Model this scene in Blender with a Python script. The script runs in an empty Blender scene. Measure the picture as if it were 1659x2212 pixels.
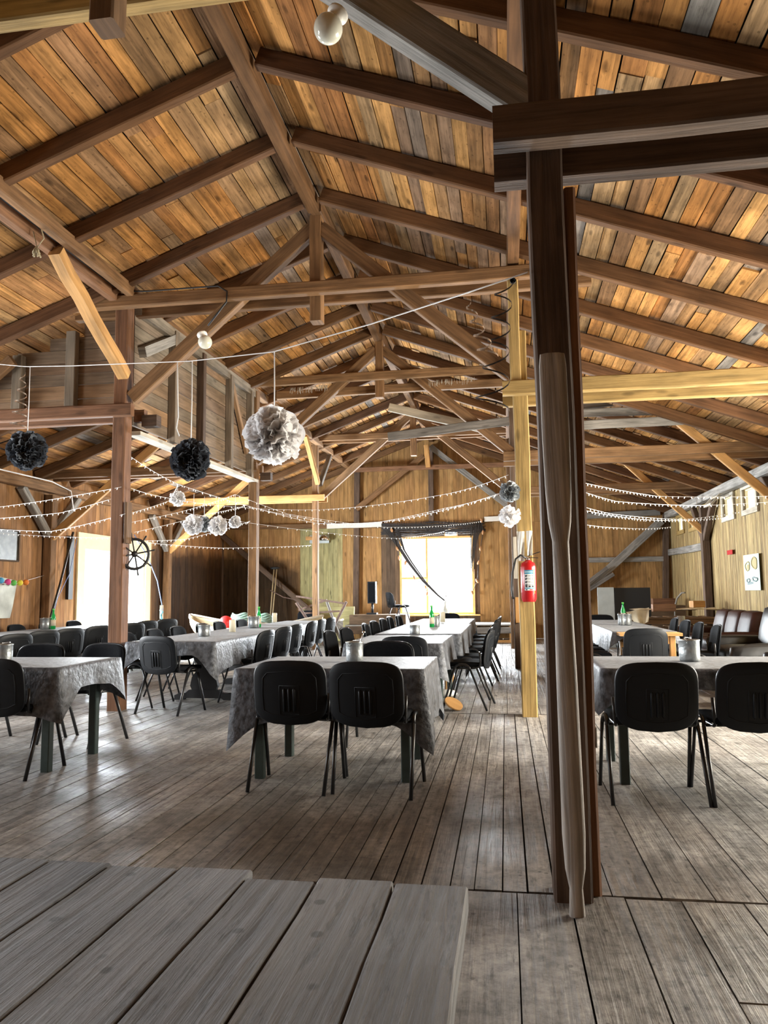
import bpy, bmesh, math, random
from mathutils import Vector, Matrix
PI = math.pi
C = bpy.context.scene.collection
S = bpy.context.scene
rnd = random.Random(7)

# ------------------------------------------------------------ camera
FPX, CX, CY, EYE = 1660.0, 829.5, 1106.0, 1.22
def cray(x, y): return Vector(((x - CX) / FPX, -(y - CY) / FPX, -1.0))
_yc = cray(1092, 1279).normalized()
_zc = cray(2092, 1279 - 11.0).cross(cray(1092, 1279)).normalized()
_xc = _yc.cross(_zc)
RM = Matrix((_xc, _yc, _zc))                       # camera space -> world
cam = bpy.data.objects.new('camera', bpy.data.cameras.new('camera')); C.objects.link(cam)
cam.data.sensor_fit = 'HORIZONTAL'; cam.data.sensor_width = 36.0
cam.data.lens = FPX * 36.0 / 1659.0
cam.data.clip_start = 0.05; cam.data.clip_end = 300
cam.matrix_world = Matrix.Translation((0, 0, EYE)) @ RM.to_4x4()
S.camera = cam
def P(px, py, X=None, Y=None, Z=None):
    """world point seen at a photo pixel, at a known real depth / side / height"""
    d = RM @ cray(px, py)
    t = Y / d.y if Y is not None else ((Z - EYE) / d.z if Z is not None else X / d.x)
    return Vector((0, 0, EYE)) + d * t

# ------------------------------------------------------------ colour management, world, daylight
S.view_settings.view_transform = 'Standard'; S.view_settings.look = 'None'
S.view_settings.gamma = 1; S.view_settings.use_curve_mapping = False
S.view_settings.exposure = 0.55
w = bpy.data.worlds.new('sky'); S.world = w; w.use_nodes = True
w.node_tree.nodes['Background'].inputs[0].default_value = (0.90, 0.96, 1.0, 1)
w.node_tree.nodes['Background'].inputs[1].default_value = 3.0

XL, XR, YE, YB = -7.85, 4.25, 20.8, -3.2           # inside faces of the hall
RX = -1.9                                          # ridge line
def daylight(name, loc, rot, sx, sy, power, col=(0.93, 0.97, 1.0)):
    l = bpy.data.lights.new(name, 'AREA'); l.shape = 'RECTANGLE'; l.size = sx; l.size_y = sy
    l.energy = power; l.color = col
    o = bpy.data.objects.new(name, l); C.objects.link(o); o.location = loc; o.rotation_euler = rot
    return o
# daylight coming in through seen openings and added unseen ones (area lamps stand just outside the openings)
daylight('daylight_left_door', (XL - 0.35, 14.7, 1.15), (0, -PI / 2, 0), 2.2, 2.4, 1800, (0.84, 0.93, 1.0))
daylight('daylight_end_window', (-1.8, YE + 0.35, 1.7), (-PI / 2, 0, 0), 2.0, 2.1, 1800, (0.88, 0.95, 1.0))
daylight('added_light_left_near', (XL - 0.3, 3.2, 1.7), (0, -PI / 2, 0), 1.8, 2.8, 230)  # added lamp at an unseen opening, lights foreground table and floor
daylight('added_light_left_mid', (XL - 0.3, 7.4, 1.7), (0, -PI / 2, 0), 1.8, 2.0, 560)  # added side light from the left, opening out of view
daylight('added_light_right_low', (XR + 0.3, 6.3, 1.4), (0, PI / 2, 0), 2.4, 2.4, 620, (1.0, 0.93, 0.80))  # added warm lamp out of view, brightens right floor and left roof slope
daylight('added_light_right_high', (XR + 0.3, 9.0, 2.2), (0, PI / 2, 0), 1.0, 1.8, 520, (1.0, 0.93, 0.80))  # added high lamp out of view, lifts the left roof slope

# ------------------------------------------------------------ materials
def nodes(name):
    m = bpy.data.materials.new(name); m.use_nodes = True
    nt = m.node_tree; b = nt.nodes['Principled BSDF']
    return m, nt, b
def L(nt, a, b): nt.links.new(a, b)
def ramp(nt, stops, interp='LINEAR'):
    r = nt.nodes.new('ShaderNodeValToRGB'); r.color_ramp.interpolation = interp
    e = r.color_ramp.elements
    while len(e) < len(stops): e.new(0.5)
    for k, (p, c) in enumerate(stops):
        e[k].position = p; e[k].color = (c[0], c[1], c[2], 1) if not isinstance(c, float) else (c, c, c, 1)
    return r
def mul(nt, a, b, fac=1.0, mode='MULTIPLY'):
    m = nt.nodes.new('ShaderNodeMix'); m.data_type = 'RGBA'; m.blend_type = mode
    m.inputs['Factor'].default_value = fac
    if hasattr(a, 'links') or hasattr(a, 'is_linked'): L(nt, a, m.inputs[6])
    else: m.inputs[6].default_value = (*a, 1)
    if hasattr(b, 'links') or hasattr(b, 'is_linked'): L(nt, b, m.inputs[7])
    else: m.inputs[7].default_value = (*b, 1)
    return m
def wood(name, pal, rough=0.7, grain=(0.55, 1.2), knots=0.35, bump=0.25, spec=0.25, dots=0.0, tone_mask=None, gs=1.0, blotch=0.0, rough_lo=None):
    m, nt, b = nodes(name)
    uv = nt.nodes.new('ShaderNodeUVMap'); uv.uv_map = 'UVMap'
    at = nt.nodes.new('ShaderNodeAttribute'); at.attribute_name = 'tone'
    n = len(pal); r = ramp(nt, [((k + .5) / n, c) for k, c in enumerate(pal)]); L(nt, at.outputs['Fac'], r.inputs[0])
    def mapped(sx, sy):
        mp = nt.nodes.new('ShaderNodeMapping'); mp.inputs['Scale'].default_value = (sx, sy, 1); L(nt, uv.outputs[0], mp.inputs[0]); return mp.outputs[0]
    g1 = nt.nodes.new('ShaderNodeTexNoise'); g1.inputs['Scale'].default_value = 1; g1.inputs['Detail'].default_value = 7; g1.inputs['Roughness'].default_value = .62
    g1.inputs['Distortion'].default_value = .35; L(nt, mapped(1.3 * gs, 30 * gs), g1.inputs[0])
    rg = ramp(nt, [(.30, grain[0]), (.68, grain[1])]); L(nt, g1.outputs[0], rg.inputs[0])
    c = mul(nt, r.outputs[0], rg.outputs[0])
    g2 = nt.nodes.new('ShaderNodeTexNoise'); g2.inputs['Scale'].default_value = 1; g2.inputs['Detail'].default_value = 4; L(nt, mapped(2.2, 7), g2.inputs[0])
    r2 = ramp(nt, [(.32, .62), (.62, 1.12)]); L(nt, g2.outputs[0], r2.inputs[0])
    c = mul(nt, c.outputs[2], r2.outputs[0], .8)
    vk = nt.nodes.new('ShaderNodeTexVoronoi'); vk.inputs['Scale'].default_value = 1; L(nt, mapped(2.1, 6.5), vk.inputs[0])
    rk = ramp(nt, [(.05, 1 - knots), (.11, 1 - knots * .7), (.17, 1.0)]); L(nt, vk.outputs['Distance'], rk.inputs[0])
    c = mul(nt, c.outputs[2], rk.outputs[0])
    if dots:
        mk = nt.nodes.new('ShaderNodeTexNoise'); mk.inputs['Scale'].default_value = 1; mk.inputs['Detail'].default_value = 6; mk.inputs['Roughness'].default_value = .7; L(nt, mapped(7, 42), mk.inputs[0])
        rmk = ramp(nt, [(.36, 1 - dots * 1.3), (.46, 1.0)]); L(nt, mk.outputs[0], rmk.inputs[0]); c = mul(nt, c.outputs[2], rmk.outputs[0])
        vd = nt.nodes.new('ShaderNodeTexVoronoi'); vd.inputs['Scale'].default_value = 1; L(nt, mapped(11, 13), vd.inputs[0])
        rd = ramp(nt, [(.09, 1 - dots * 1.6), (.14, 1.0)]); L(nt, vd.outputs['Distance'], rd.inputs[0])
        c = mul(nt, c.outputs[2], rd.outputs[0])
    geo = nt.nodes.new('ShaderNodeNewGeometry')
    if blotch:
        nb = nt.nodes.new('ShaderNodeTexNoise'); nb.inputs['Scale'].default_value = 1.3; nb.inputs['Detail'].default_value = 5; L(nt, geo.outputs['Position'], nb.inputs[0])
        rb = ramp(nt, [(.40, 1 - blotch), (.60, 1.05)]); L(nt, nb.outputs[0], rb.inputs[0])
        c = mul(nt, c.outputs[2], rb.outputs[0])
    if tone_mask: c = tone_mask(nt, c, geo)
    L(nt, c.outputs[2], b.inputs['Base Color'])
    if rough_lo is not None:
        nr = nt.nodes.new('ShaderNodeTexNoise'); nr.inputs['Scale'].default_value = 2.2; nr.inputs['Detail'].default_value = 6; L(nt, geo.outputs['Position'], nr.inputs[0])
        mr = nt.nodes.new('ShaderNodeMapRange'); mr.inputs[1].default_value = .35; mr.inputs[2].default_value = .65; mr.inputs[3].default_value = rough_lo; mr.inputs[4].default_value = rough
        L(nt, nr.outputs[0], mr.inputs[0]); L(nt, mr.outputs[0], b.inputs['Roughness'])
    else: b.inputs['Roughness'].default_value = rough
    b.inputs['Specular IOR Level'].default_value = spec
    bp = nt.nodes.new('ShaderNodeBump'); bp.inputs['Strength'].default_value = bump; bp.inputs['Distance'].default_value = .012
    L(nt, rg.outputs[0], bp.inputs['Height']); L(nt, bp.outputs[0], b.inputs['Normal'])
    return m
def plain(name, col, rough=.6, metal=0, spec=.5, noise=0.0, ns=8, bump=0, emit=None, sheen=0, trans=0, bs=None):
    m, nt, b = nodes(name)
    b.inputs['Roughness'].default_value = rough; b.inputs['Metallic'].default_value = metal; b.inputs['Specular IOR Level'].default_value = spec
    b.inputs['Sheen Weight'].default_value = sheen
    tc = nt.nodes.new('ShaderNodeTexCoord')
    nz = nt.nodes.new('ShaderNodeTexNoise'); nz.inputs['Scale'].default_value = ns; nz.inputs['Detail'].default_value = 5; L(nt, tc.outputs['Object'], nz.inputs[0])
    rr = ramp(nt, [(.3, 1 - noise), (.7, 1 + noise * .4)]); L(nt, nz.outputs[0], rr.inputs[0])
    c = mul(nt, col, rr.outputs[0]); L(nt, c.outputs[2], b.inputs['Base Color'])
    if bump:
        bp = nt.nodes.new('ShaderNodeBump'); bp.inputs['Strength'].default_value = bump; bp.inputs['Distance'].default_value = .01
        if bs:
            n2 = nt.nodes.new('ShaderNodeTexNoise'); n2.inputs['Scale'].default_value = bs; n2.inputs['Detail'].default_value = 4; L(nt, tc.outputs['Object'], n2.inputs[0]); L(nt, n2.outputs[0], bp.inputs['Height'])
        else: L(nt, nz.outputs[0], bp.inputs['Height'])
        L(nt, bp.outputs[0], b.inputs['Normal'])
    if emit:
        b.inputs['Emission Color'].default_value = (*emit[0], 1); b.inputs['Emission Strength'].default_value = emit[1]
    if trans:
        t = nt.nodes.new('ShaderNodeBsdfTranslucent'); L(nt, c.outputs[2], t.inputs[0])
        mx = nt.nodes.new('ShaderNodeMixShader'); mx.inputs[0].default_value = trans
        L(nt, b.outputs[0], mx.inputs[1]); L(nt, t.outputs[0], mx.inputs[2]); L(nt, mx.outputs[0], nt.nodes['Material Output'].inputs[0])
    return m
def glass(name, tint=(1, 1, 1), gl=.08):
    m = bpy.data.materials.new(name); m.use_nodes = True; nt = m.node_tree; nt.nodes.clear()
    o = nt.nodes.new('ShaderNodeOutputMaterial'); t = nt.nodes.new('ShaderNodeBsdfTransparent'); t.inputs[0].default_value = (*tint, 1)
    g = nt.nodes.new('ShaderNodeBsdfGlossy'); g.inputs['Roughness'].default_value = .05
    mx = nt.nodes.new('ShaderNodeMixShader'); mx.inputs[0].default_value = gl
    L(nt, t.outputs[0], mx.inputs[1]); L(nt, g.outputs[0], mx.inputs[2]); L(nt, mx.outputs[0], o.inputs[0])
    return m
def wall_dark_mask(nt, c, geo):
    # darker tone low on the left half of the end wall and far left wall, with an outline of its own
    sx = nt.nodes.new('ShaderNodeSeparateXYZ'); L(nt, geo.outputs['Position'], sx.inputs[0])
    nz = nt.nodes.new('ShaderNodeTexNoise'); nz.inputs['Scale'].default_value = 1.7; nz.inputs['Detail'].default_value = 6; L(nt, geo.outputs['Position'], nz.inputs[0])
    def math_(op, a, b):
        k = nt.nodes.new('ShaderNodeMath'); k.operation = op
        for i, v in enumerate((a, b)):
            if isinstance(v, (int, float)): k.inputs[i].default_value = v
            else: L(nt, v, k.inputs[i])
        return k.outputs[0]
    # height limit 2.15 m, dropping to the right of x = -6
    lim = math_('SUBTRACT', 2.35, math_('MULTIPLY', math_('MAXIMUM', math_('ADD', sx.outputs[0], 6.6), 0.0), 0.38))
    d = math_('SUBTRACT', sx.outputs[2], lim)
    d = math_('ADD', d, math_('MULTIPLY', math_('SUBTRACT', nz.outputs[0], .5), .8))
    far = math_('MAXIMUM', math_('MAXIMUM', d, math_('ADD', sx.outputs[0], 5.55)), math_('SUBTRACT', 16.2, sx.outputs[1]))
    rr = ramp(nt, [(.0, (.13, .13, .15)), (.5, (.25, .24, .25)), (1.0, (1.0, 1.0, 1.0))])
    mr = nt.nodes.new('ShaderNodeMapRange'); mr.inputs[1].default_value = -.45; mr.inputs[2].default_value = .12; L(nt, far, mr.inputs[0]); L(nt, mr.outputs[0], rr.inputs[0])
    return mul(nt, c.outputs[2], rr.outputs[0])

M = {}
M['roof'] = wood('roof_boards', [(.58,.285,.09),(.47,.205,.06),(.62,.315,.105),(.33,.205,.11),(.38,.165,.055),(.56,.275,.085),(.24,.135,.07),(.58,.295,.095),(.55,.265,.085),(.225,.22,.205),(.49,.235,.08),(.36,.24,.13),(.63,.34,.12)], .85, (.42, 1.2), .65, .3, .1, gs=.8, blotch=.35, dots=.25)
M['rafter'] = wood('rafter_wood', [(.125,.062,.028),(.18,.09,.04),(.10,.05,.027),(.15,.078,.035)], .8, (.6, 1.15), .4, .3, .15)
M['beam'] = wood('beam_wood', [(.25,.135,.062),(.21,.115,.055),(.29,.165,.08),(.17,.10,.055)], .78, (.55, 1.15), .4, .35, .18)
M['post'] = wood('post_wood', [(.20,.10,.055),(.25,.13,.07)], .75, (.55, 1.15), .4, .35, .2)
M['darkpost'] = wood('dark_post_wood', [(.11,.07,.048),(.15,.10,.07)], .75, (.5, 1.15), .4, .4, .2)
M['yellow'] = wood('yellow_wood', [(.40,.27,.10),(.46,.31,.12)], .75, (.55, 1.12), .45, .35, .2)
M['grey'] = wood('grey_wood', [(.26,.245,.22),(.33,.31,.28),(.20,.18,.16)], .85, (.5, 1.2), .4, .5, .15)
M['pale'] = wood('pale_wood', [(.52,.46,.36),(.60,.55,.46)], .8, (.7, 1.1), .3, .3, .15)
M['loft'] = wood('loft_boards', [(.30,.20,.125),(.24,.19,.14),(.36,.22,.12),(.22,.155,.11),(.28,.235,.18)], .8, (.6, 1.1), .4, .3, .15)
M['endwall'] = wood('end_wall_boards', [(.40,.225,.085),(.35,.19,.07),(.44,.255,.10),(.375,.205,.08)], .75, (.65, 1.1), .5, .2, .15, tone_mask=wall_dark_mask)
M['leftwall'] = wood('left_wall_boards', [(.42,.215,.085),(.36,.175,.07),(.46,.245,.10),(.32,.17,.08)], .75, (.6, 1.1), .5, .2, .15, tone_mask=wall_dark_mask)
M['rightwall'] = wood('right_wall_boards', [(.46,.34,.155),(.41,.29,.13),(.50,.37,.175),(.34,.235,.11)], .75, (.5, 1.1), .4, .25, .15)
def floor_stain(nt, c, geo):
    # trodden-in dark brown dirt on the boards between the first posts, with ragged outline
    nz = nt.nodes.new('ShaderNodeTexNoise'); nz.inputs['Scale'].default_value = 1.1; nz.inputs['Detail'].default_value = 7; nz.inputs['Roughness'].default_value = .65; L(nt, geo.outputs['Position'], nz.inputs[0])
    vm = nt.nodes.new('ShaderNodeVectorMath'); vm.operation = 'SUBTRACT'; L(nt, geo.outputs['Position'], vm.inputs[0]); vm.inputs[1].default_value = (-.75, 3.75, 0)
    vs = nt.nodes.new('ShaderNodeVectorMath'); vs.operation = 'MULTIPLY'; L(nt, vm.outputs[0], vs.inputs[0]); vs.inputs[1].default_value = (.62, 1.1, 0)
    ln = nt.nodes.new('ShaderNodeVectorMath'); ln.operation = 'LENGTH'; L(nt, vs.outputs[0], ln.inputs[0])
    ad = nt.nodes.new('ShaderNodeMath'); ad.operation = 'MULTIPLY_ADD'; L(nt, nz.outputs[0], ad.inputs[0]); ad.inputs[1].default_value = 1.6; L(nt, ln.outputs['Value'], ad.inputs[2])
    mr = nt.nodes.new('ShaderNodeMapRange'); mr.inputs[1].default_value = 1.1; mr.inputs[2].default_value = 2.1; L(nt, ad.outputs[0], mr.inputs[0])
    rr = ramp(nt, [(.0, (.42, .36, .31)), (1.0, (1, 1, 1))]); L(nt, mr.outputs[0], rr.inputs[0])
    c = mul(nt, c.outputs[2], rr.outputs[0])
    n2 = nt.nodes.new('ShaderNodeTexNoise'); n2.inputs['Scale'].default_value = 16; n2.inputs['Detail'].default_value = 8; n2.inputs['Roughness'].default_value = .75; L(nt, geo.outputs['Position'], n2.inputs[0])
    r2 = ramp(nt, [(.38, .62), (.5, 1.0), (.62, 1.3)]); L(nt, n2.outputs[0], r2.inputs[0])
    return mul(nt, c.outputs[2], r2.outputs[0])
M['floor'] = wood('floor_boards', [(.34,.32,.30),(.38,.365,.345),(.31,.29,.27),(.36,.34,.315),(.41,.395,.375)], .62, (.62, 1.12), .5, .6, .3, dots=.35, blotch=.35, rough_lo=.36, tone_mask=floor_stain)
M['table'] = wood('weathered_table_boards', [(.195,.20,.215),(.235,.238,.25),(.165,.168,.18),(.275,.275,.28)], .7, (.68, 1.18), .7, .8, .3, gs=1.9, blotch=.35, dots=.3)
M['orange'] = wood('fresh_orange_wood', [(.60,.33,.12),(.55,.29,.10)], .65, (.7, 1.1), .3, .2, .25)
M['oar'] = wood('oar_wood', [(.40,.365,.33),(.44,.40,.36)], .65, (.5, 1.2), .2, .4, .3)
M['black_fabric'] = plain('black_fabric', (.006, .007, .009), .9, spec=.12, noise=.3, ns=60, bump=.2)
M['black_plastic'] = plain('black_plastic', (.007, .009, .012), .45, spec=.28, noise=.1)
M['black_metal'] = plain('black_metal', (.015, .016, .018), .32, spec=.5)
M['green_paint'] = plain('dark_green_paint', (.035, .055, .05), .35, spec=.5, noise=.2, ns=20)
M['black_paint'] = plain('black_paint', (.014, .014, .015), .45, spec=.4)
M['cloth'] = plain('silver_velvet', (.115, .125, .145), .52, spec=.35, noise=.75, ns=22, bump=.9, sheen=.12, bs=30)
M['tissue_white'] = plain('white_tissue', (.88, .87, .87), .9, spec=.05, trans=.45)
M['tissue_black'] = plain('black_tissue', (.11, .125, .15), .8, spec=.2, noise=.3, trans=.2)
M['tissue_silver'] = plain('silver_tissue', (.42, .45, .47), .5, spec=.5, metal=.3, trans=.1)
M['white'] = plain('white_paint', (.80, .78, .72), .5)
M['cream'] = plain('cream_paint', (.78, .66, .38), .6, noise=.1)
M['winwood'] = plain('window_wood', (.72, .42, .14), .6, noise=.15)
M['cable_white'] = plain('white_cable', (.85, .85, .85), .5)
M['bulb'] = plain('light_chain_bulb', (.9, .9, .88), .3, emit=((1, .97, .9), .35))
M['opal'] = plain('opal_glass', (.72, .72, .62), .15, spec=.6)
M['red'] = plain('red_enamel', (.45, .012, .015), .25, spec=.6)
M['rubber'] = plain('black_rubber', (.012, .012, .012), .5)
M['labelwhite'] = plain('label_paper', (.75, .77, .75), .6)
M['labelblue'] = plain('label_blue', (.05, .28, .42), .6)
M['labelink'] = plain('label_ink', (.03, .03, .04), .6)
M['labelred'] = plain('label_red', (.55, .04, .03), .6)
M['steel'] = plain('galvanised_steel', (.50, .53, .54), .35, metal=.85, noise=.3, ns=30, bump=.3, bs=40)
M['chrome'] = plain('chrome', (.75, .75, .75), .15, metal=1)
M['wax'] = plain('cream_wax', (.80, .74, .58), .5, trans=.2)
M['green_glass'] = plain('green_bottle_glass', (.02, .42, .10), .08, spec=.8, trans=.5)
M['paper'] = plain('white_paper', (.74, .72, .66), .8, trans=.1)
M['leather_black'] = plain('black_leather', (.009, .0085, .0085), .40, spec=.28, noise=.2, ns=15, bump=.25, bs=9)
M['leather_brown'] = plain('brown_leather', (.042, .015, .010), .50, spec=.16, noise=.2, ns=15, bump=.25, bs=9)
M['net'] = plain('dark_net', (.035, .03, .028), .9)
M['cork'] = plain('cork_float', (.42, .22, .10), .8, noise=.2)
M['rope_green'] = plain('green_rope', (.16, .24, .19), .9, noise=.3, ns=40)
M['rope'] = plain('hemp_rope', (.42, .35, .22), .9, noise=.3, ns=40)
M['blue_rope'] = plain('blue_line', (.20, .30, .62), .8)
M['cyan_rope'] = plain('cyan_rope', (.10, .50, .62), .8)
M['buoy'] = plain('red_buoy', (.75, .03, .03), .35)
M['boat'] = wood('boat_planks', [(.50,.40,.24),(.46,.36,.21),(.54,.44,.28)], .7, (.7, 1.1), .2, .2, .2)
M['ribbon_silver'] = plain('silver_ribbon', (.75, .76, .78), .18, metal=.9)
M['ribbon_black'] = plain('black_ribbon', (.02, .02, .022), .25)
M['glass'] = glass('window_glass')
M['mint'] = plain('mint_paper', (.50, .62, .56), .8)
M['sepia'] = plain('sepia_ink', (.40, .33, .16), .8)
M['greyink'] = plain('grey_ink', (.22, .27, .27), .8)
M['greenboards'] = wood('green_washed_boards', [(.36,.32,.15),(.32,.29,.14),(.40,.34,.16)], .8, (.65, 1.1), .5, .2, .15)
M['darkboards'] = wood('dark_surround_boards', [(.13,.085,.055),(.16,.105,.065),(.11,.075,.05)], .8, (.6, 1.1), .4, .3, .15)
M['blackboard'] = plain('black_board', (.012, .012, .012), .7)
M['greysheet'] = plain('grey_sheet', (.40, .43, .42), .6, noise=.15, ns=5)
M['canvas'] = plain('canvas_cloth', (.62, .55, .40), .85, noise=.25, ns=5)
M['rust'] = plain('rusty_iron', (.12, .07, .05), .8, noise=.4, ns=20)
M['backing'] = plain('tar_paper', (.02, .018, .016), .95)
M['ground'] = plain('gravel_ground', (.45, .45, .42), .95, noise=.3, ns=2)
for nm, c in dict(ball_blue=(.10,.45,.75), ball_pink=(.85,.10,.35), ball_green=(.15,.60,.12), ball_yellow=(.85,.75,.08), ball_orange=(.85,.28,.05)).items(): M[nm] = plain(nm, c, .7, trans=.2)

# ------------------------------------------------------------ mesh helpers
class MB:
    """a growing mesh with wood UVs (u = metres along the grain) and a tone per piece"""
    def __init__(s): s.v = []; s.f = []; s.uv = []; s.t = []; s.mi = []; s.sm = []
    def quad(s, idx, uvs, tone, mi=0, smooth=False):
        s.f.append(idx); s.uv.append(uvs); s.t.append(tone); s.mi.append(mi); s.sm.append(smooth)
    def beam(s, p0, p1, w, h, up=(0, 0, 1), tone=None, seg=1, jit=0.0, ch=0.0, mi=0, taper=1.0):
        p0 = Vector(p0); p1 = Vector(p1); ax = (p1 - p0); ln = ax.length; ax.normalize()
        up = Vector(up); sd = ax.cross(up)
        if sd.length < 1e-4: sd = ax.cross(Vector((0, 1, 0)))
        sd.normalize(); u2 = sd.cross(ax).normalized()
        if tone is None: tone = rnd.random()
        ou, ov = rnd.random() * 20, rnd.random() * 20
        hw, hh = w / 2, h / 2
        if ch > 0:
            ring = [(-hw + ch, -hh), (hw - ch, -hh), (hw, -hh + ch), (hw, hh - ch), (hw - ch, hh), (-hw + ch, hh), (-hw, hh - ch), (-hw, -hh + ch)]
        else: ring = [(-hw, -hh), (hw, -hh), (hw, hh), (-hw, hh)]
        n = len(ring); base = len(s.v)
        for k in range(seg + 1):
            q = p0 + ax * (ln * k / seg); dx = rnd.uniform(-jit, jit); dz = rnd.uniform(-jit, jit)
            tp = 1 + (taper - 1) * k / seg
            for a, b in ring: s.v.append(tuple(q + sd * (a * tp + dx) + u2 * (b * tp + dz)))
        per = [0]
        for i in range(n):
            a = ring[i]; b = ring[(i + 1) % n]; per.append(per[-1] + math.hypot(a[0] - b[0], a[1] - b[1]))
        for k in range(seg):
            u0 = ou + ln * k / seg; u1 = ou + ln * (k + 1) / seg
            for i in range(n):
                j = (i + 1) % n
                s.quad((base + k * n + i, base + k * n + j, base + (k + 1) * n + j, base + (k + 1) * n + i),
                       ((u0, ov + per[i]), (u0, ov + per[i + 1]), (u1, ov + per[i + 1]), (u1, ov + per[i])), tone, mi)
        for k in (0, seg):
            idx = [base + k * n + i for i in range(n)]
            if k == 0: idx = idx[::-1]
            s.quad(tuple(idx), tuple((ou + ring[i % n][0] * .3, ov + ring[i % n][1]) for i in range(n)), tone, mi)
        return s
    def box(s, c, sz, rz=0, tone=None, mi=0, axis=None, ch=0.0):
        sx, sy, sz_ = sz
        ax = axis if axis is not None else max(range(3), key=lambda i: sz[i])
        c = Vector(c); R = Matrix.Rotation(rz, 3, 'Z'); e = [R @ Vector((1, 0, 0)), R @ Vector((0, 1, 0)), Vector((0, 0, 1))]
        d = e[ax] * (sz[ax] / 2)
        if ax == 2: return s.beam(c - d, c + d, sx, sy, up=e[1], tone=tone, mi=mi, ch=ch)
        if ax == 1: return s.beam(c - d, c + d, sx, sz_, tone=tone, mi=mi, ch=ch)
        return s.beam(c - d, c + d, sy, sz_, tone=tone, mi=mi, ch=ch)
    def tube(s, pts, r, n=8, closed=False, mi=0, tone=.5, rx=1.0):
        pts = [Vector(p) for p in pts]; m = len(pts); base = len(s.v)
        rad = r if isinstance(r, (list, tuple)) else [r] * m
        t0 = (pts[1] - pts[0]).normalized(); nrm = t0.orthogonal().normalized()
        if abs(t0.z) < .9:
            nrm = (Vector((0, 0, 1)) - t0 * t0.z).normalized()
        ln = 0
        us = []
        for k in range(m):
            if k: ln += (pts[k] - pts[k - 1]).length
            us.append(ln)
            if closed: t = (pts[(k + 1) % m] - pts[k - 1]).normalized()
            else: t = (pts[min(k + 1, m - 1)] - pts[max(k - 1, 0)]).normalized()
            nrm = (nrm - t * nrm.dot(t)).normalized(); bn = t.cross(nrm)
            for i in range(n):
                a = 2 * PI * i / n; s.v.append(tuple(pts[k] + nrm * (math.cos(a) * rad[k]) + bn * (math.sin(a) * rad[k] * rx)))
        K = m if closed else m - 1
        for k in range(K):
            k2 = (k + 1) % m
            for i in range(n):
                j = (i + 1) % n
                s.quad((base + k * n + i, base + k * n + j, base + k2 * n + j, base + k2 * n + i),
                       ((us[k], i * .02), (us[k], i * .02 + .02), (us[k2], i * .02 + .02), (us[k2], i * .02)), tone, mi, True)
        if not closed:
            s.quad(tuple(base + i for i in range(n))[::-1], tuple((0, 0) for _ in range(n)), tone, mi)
            s.quad(tuple(base + (m - 1) * n + i for i in range(n)), tuple((0, 0) for _ in range(n)), tone, mi)
        return s
    def lathe(s, prof, c=(0, 0, 0), n=20, mi=0, axis=None, smooth=True):
        c = Vector(c); base = len(s.v)
        R = Matrix.Identity(3) if axis is None else Vector((0, 0, 1)).rotation_difference(Vector(axis)).to_matrix()
        for r, z in prof:
            for i in range(n):
                a = 2 * PI * i / n; s.v.append(tuple(c + R @ Vector((r * math.cos(a), r * math.sin(a), z))))
        for k in range(len(prof) - 1):
            for i in range(n):
                j = (i + 1) % n
                s.quad((base + k * n + i, base + k * n + j, base + (k + 1) * n + j, base + (k + 1) * n + i), ((0, 0),) * 4, .5, mi, smooth)
        if prof[0][0] > 1e-4: s.quad(tuple(base + i for i in range(n))[::-1], ((0, 0),) * n, .5, mi)
        if prof[-1][0] > 1e-4: s.quad(tuple(base + (len(prof) - 1) * n + i for i in range(n)), ((0, 0),) * n, .5, mi)
        return s
    def grid(s, fn, nu, nv, mi=0, tone=.5, smooth=True, closeu=False):
        base = len(s.v)
        for a in range(nu + 1):
            for b in range(nv + 1): s.v.append(tuple(fn(a / nu, b / nv)))
        for a in range(nu):
            for b in range(nv):
                i = base + a * (nv + 1) + b
                s.quad((i, i + nv + 1, i + nv + 2, i + 1), ((a / nu, b / nv),) * 4, tone, mi, smooth)
        return s
    def sphere(s, c, r, n=16, m=10, sc=(1, 1, 1), mi=0):
        c = Vector(c)
        def fn(u, v):
            a = 2 * PI * u; b = PI * v
            return c + Vector((r * sc[0] * math.sin(b) * math.cos(a), r * sc[1] * math.sin(b) * math.sin(a), -r * sc[2] * math.cos(b)))
        return s.grid(fn, n, m, mi)
    def prism(s, outline, y0, y1, T=None, mi=0, tone=.5):
        """outline in local (x, z), extruded along local y"""
        T = T or Matrix.Identity(4); b = len(s.v); n = len(outline)
        for y in (y0, y1):
            for x, z in outline: s.v.append(tuple(T @ Vector((x, y, z))))
        for i in range(n):
            j = (i + 1) % n
            s.quad((b + i, b + j, b + n + j, b + n + i), ((outline[i][1], 0), (outline[j][1], 0), (outline[j][1], .05), (outline[i][1], .05)), tone, mi)
        s.quad(tuple(b + i for i in range(n))[::-1], tuple((outline[i][1], outline[i][0]) for i in range(n))[::-1], tone, mi)
        s.quad(tuple(b + n + i for i in range(n)), tuple((outline[i][1], outline[i][0]) for i in range(n)), tone, mi)
        return s
    def mesh(s, name, mats):
        me = bpy.data.meshes.new(name); me.from_pydata(s.v, [], s.f)
        uvl = me.uv_layers.new(name='UVMap'); k = 0
        flat = []
        for fuv in s.uv:
            for q in fuv: flat.extend(q)
        uvl.data.foreach_set('uv', flat)
        a = me.attributes.new('tone', 'FLOAT', 'FACE'); a.data.foreach_set('value', s.t)
        me.polygons.foreach_set('material_index', s.mi); me.polygons.foreach_set('use_smooth', s.sm)
        for m in (mats if isinstance(mats, (list, tuple)) else [mats]): me.materials.append(m)
        bm = bmesh.new(); bm.from_mesh(me); bmesh.ops.recalc_face_normals(bm, faces=bm.faces); bm.to_mesh(me); bm.free()
        me.update(); return me
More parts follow.
